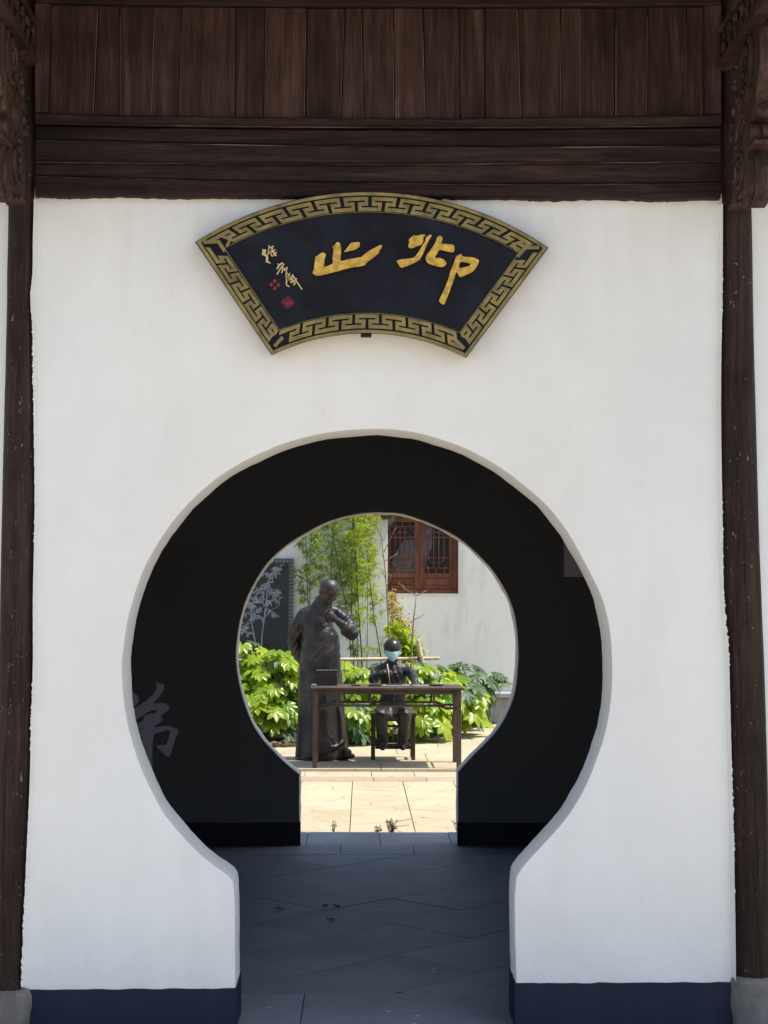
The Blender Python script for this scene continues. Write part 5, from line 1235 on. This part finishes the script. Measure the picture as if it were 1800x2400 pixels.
# palmate glossy shrubs ---------------------------------------------------
def palm_leaf(seed, lobes=8):
    rr = random.Random(seed); vs = []; fs = []
    A0, A1 = -2.35, 2.35
    for i in range(lobes):
        a = A0+(A1-A0)*i/(lobes-1)+rr.uniform(-.06, .06); L = .165*(1-.30*abs(a)/2.4)*rr.uniform(.92, 1.08)
        d = Vector((math.sin(a), math.cos(a), 0)); s_ = Vector((d.y, -d.x, 0)); w = .032*rr.uniform(.9, 1.1); b0 = len(vs)
        dr = rr.uniform(.6, 1.3)
        def z(r): return -dr*(r*r)*1.35
        prof = [(.02, .010), (.35, .5), (.62, 1.0), (.82, .72), (1.0, .0)]
        for (k, wk) in prof:
            r = L*k; c_ = d*r + Vector((0, 0, z(r)))
            vs += [c_+Vector((0, 0, 0))]
            if wk > 0: vs += [c_+s_*w*wk+Vector((0, 0, .010*wk)), c_-s_*w*wk+Vector((0, 0, .010*wk))]
            else: vs += [c_, c_]
        for j in range(len(prof)-1):
            p = b0+j*3; q = p+3
            if j < len(prof)-2: fs += [(p, q, q+1, p+1), (p, p+2, q+2, q)]
            else: fs += [(p, q, p+1), (p, p+2, q)]
    me = bpy.data.meshes.new('leaf'); me.from_pydata([tuple(v) for v in vs], [], fs); me.polygons.foreach_set('use_smooth', [True]*len(me.polygons)); me.update(); return me
LEAVES = [palm_leaf(s_, 7+(s_ % 3)) for s_ in range(6)]
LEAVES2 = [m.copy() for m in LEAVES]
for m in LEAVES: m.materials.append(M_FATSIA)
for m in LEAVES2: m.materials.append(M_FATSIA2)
def shrub(label, cx_, cy_, h, r, n, seed, dark=0.15, name='glossy_shrub', sc=1.0, group='glossy shrubs in the planting bed', z0=.18):
    rr = random.Random(seed); t_ = thing(name, label, 'shrub', (cx_, cy_, 0), group); stems = MB()
    for i in range(n):
        a = rr.uniform(0, 2*math.pi); k = (i+.5)/n; z = h*(z0+(1-z0)*k**.8); ro = r*math.sqrt(max(.05, 1-((z/h-.45)/.62)**2))*rr.uniform(.55, 1.0)
        # lean the outer layer towards the light and the viewer's open side
        dirv = Vector((math.cos(a), math.sin(a)*.9-.12, 0)); c_ = Vector((dirv.x*ro, dirv.y*ro, z))
        out = Vector((dirv.x*.55+rr.gauss(0, .15)+.15, dirv.y*.6-.35+rr.gauss(0, .15), .75+.5*(z/h)+rr.gauss(0, .12))).normalized()
        if z > h*.8: out = (out+Vector((0, -.1, .5))).normalized()
        tip = Vector((dirv.x, dirv.y-.2, -.25)); tip = (tip-out*tip.dot(out)).normalized(); sx = tip.cross(out)
        Mx = Matrix((sx, tip, out)).transposed(); s_ = rr.uniform(.80, 1.36)*sc*(.85 if z > h*.9 else 1)
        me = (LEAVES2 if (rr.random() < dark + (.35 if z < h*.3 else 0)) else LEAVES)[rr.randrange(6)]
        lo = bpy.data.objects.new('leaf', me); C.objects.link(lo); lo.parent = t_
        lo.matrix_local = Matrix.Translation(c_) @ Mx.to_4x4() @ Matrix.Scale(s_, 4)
        st = Vector((rr.gauss(0, .05), rr.gauss(0, .05), max(0.02, z*.55-.1)))
        o_ = Vector((cx_, cy_, 0)); stems.tube([o_+st, o_+st.lerp(c_, .6)+Vector((0, 0, .03)), o_+c_], [.005, .004, .003], 4, False)
    for i in range(5): stems.tube([(cx_+rr.gauss(0, .05), cy_+rr.gauss(0, .05), 0), (cx_+rr.gauss(0, .1), cy_+rr.gauss(0, .08), h*.6)], [.014, .008], 6, False)
    tag(stems.build('stalks', M_STEM, t_, fix=False), kind='stuff')
SH = [('tall glossy shrub at the left edge of the far gate, below the tablet', 572, 18.95, 1.18, .34, 46), ('glossy shrub left of the standing statue, second from the gate edge', 612, 18.75, 1.02, .34, 46), ('broad bright shrub just left of the robe of the standing statue', 655, 18.7, 1.08, .34, 50), ('shrub hidden behind the robe, its crown above the rail left of the statue', 690, 19.0, 1.05, .32, 36), ('low glossy shrub in front of the bed, left of the robe hem', 630, 18.5, .62, .28, 34), ('low bright shrub by the gate edge in front of the bed', 585, 18.55, .70, .28, 34),
 ('glossy shrub between the robe and the boy, seen over the table', 812, 18.9, .93, .34, 42), ('shrub left of the boy statue with shaded lower leaves', 850, 18.75, .86, .32, 42), ('glossy shrub directly behind the boy statue', 905, 18.95, .92, .32, 40), ('shrub under the table between robe and stool', 830, 18.5, .5, .28, 26),
 ('bright shrub just right of the boy statue, over the table edge', 965, 19.1, .93, .33, 48), ('yellowish bright shrub behind the right end of the table', 1010, 19.3, .88, .36, 52), ('large glossy shrub right of the table', 1062, 19.8, .74, .40, 54), ('low shrub seen below the table, right of the stool', 990, 19.0, .55, .32, 38), ('low shrub right of the table legs', 1078, 20.2, .48, .28, 34)]
for i, (lab, px, Y, h, r, n) in enumerate(SH): shrub(lab, P(px, 1600, Y).x, Y, h, r, n, 100+i, .12 if i not in (6, 7, 9) else .3)
shrub('dark green shrub with spreading sprays above the low ledge, far right', P(1150, 1600, 21.5).x, 21.6, .72, .36, 26, 222, 1.0, sc=.62, z0=.80)
shrub('dark green shrub leaning between the bright shrubs and the low ledge', P(1098, 1600, 20.9).x, 20.9, .86, .34, 40, 223, .85, sc=.85, z0=.45)
# light green creeper on the wall corner
def leafcloud(label, name, pts, Y, n, size, mat, seed, cat='climbing plant'):
    rr = random.Random(seed); c0 = P(pts[0][0], pts[0][1], Y); t_ = thing(name, label, cat, (c0.x, Y, 0)); m = MB(); st = MB()
    for (px, py, r, k) in pts:
        c_ = P(px, py, Y)
        for i in range(int(n*k)):
            q = c_+Vector((rr.gauss(0, r*.5), rr.gauss(0, r*.4), rr.gauss(0, r*.5))); d = Vector((rr.gauss(0, 1), rr.gauss(-.3, .8), rr.gauss(-.3, .7))).normalized(); l = size*rr.uniform(.6, 1.3)
            s_ = d.cross(Vector((rr.gauss(0, 1), rr.gauss(0, 1), rr.gauss(0, 1)))).normalized()*l*.3
            m.add([q, q+d*l*.45+s_, q+d*l, q+d*l*.45-s_], [(0, 1, 2, 3)])
        st.tube([c_, Vector((c0.x+rr.gauss(0, .03), Y, 0))], [.003, .006], 4, False)
    tag(m.build('foliage', mat, t_, fix=False), kind='stuff'); tag(st.build('stems', M_TWIG, t_, fix=False), kind='stuff')
leafcloud('yellowing small-leaved creeper climbing at the wall corner', 'creeper', [(918, 1400, .09, .6), (922, 1425, .13, 1), (932, 1450, .14, 1), (948, 1470, .12, .7), (925, 1475, .12, .8), (960, 1485, .1, .4)], 21.6, 210, .045, M_VINE, 5)
leafcloud('fresh light green shrub rising right of the boy statue head', 'leafy_shrub', [(922, 1475, .09, .5), (938, 1495, .12, 1), (955, 1520, .12, 1), (945, 1530, .12, 1), (975, 1530, .1, .7), (968, 1510, .08, .5)], 20.0, 90, .10, M_FATSIA, 6, 'shrub')

# weeds along the step
def weed(label, px, py_top, w, n, seed, Y=STEP+.04, dirx=0):
    rr = random.Random(seed); c_ = P(px, 1950, Y); h = P(px, py_top, Y).z-CZ; t_ = thing('weed', label, 'weed', (c_.x, Y, CZ), 'weeds growing along the step edge'); m = MB()
    for i in range(n):
        x1 = c_.x+rr.uniform(-w, w)+dirx*w; zt2 = CZ+h*rr.uniform(.55, 1.0); b_ = Vector((c_.x+rr.uniform(-w, w)*.4, Y+rr.uniform(-.01, .03), CZ)); e_ = Vector((x1, Y+rr.uniform(-.02, .05), zt2)); md = b_.lerp(e_, .5)+Vector((rr.gauss(0, .004), 0, .01))
        m.tube([b_, md, e_], [.0022, .0018, .001], 4, False)
        for j in range(4):
            q = b_.lerp(e_, rr.uniform(.4, 1)); d = Vector((rr.gauss(0, 1), rr.gauss(0, .5), abs(rr.gauss(.6, .5)))).normalized()*rr.uniform(.012, .024); s_ = Vector((d.z, 0, -d.x))*.16
            m.add([q, q+d*.5+s_, q+d, q+d*.5-s_], [(0, 1, 2, 3)])
    m.build('stems', simple('weed_green', (.045, .06, .03), .7), t_, fix=False)
weed('single upright weed on the step edge, leftmost', 782, 1922, .012, 5, 1); weed('bushy grey green weed at the middle of the step edge', 918, 1918, .045, 20, 2); weed('very low weed just left of the bushy one on the step', 884, 1936, .03, 9, 3)
weed('long-leaved weed leaning in from the right jamb of the far gate', 1078, 1900, .03, 9, 4, STEP+.03, -1)
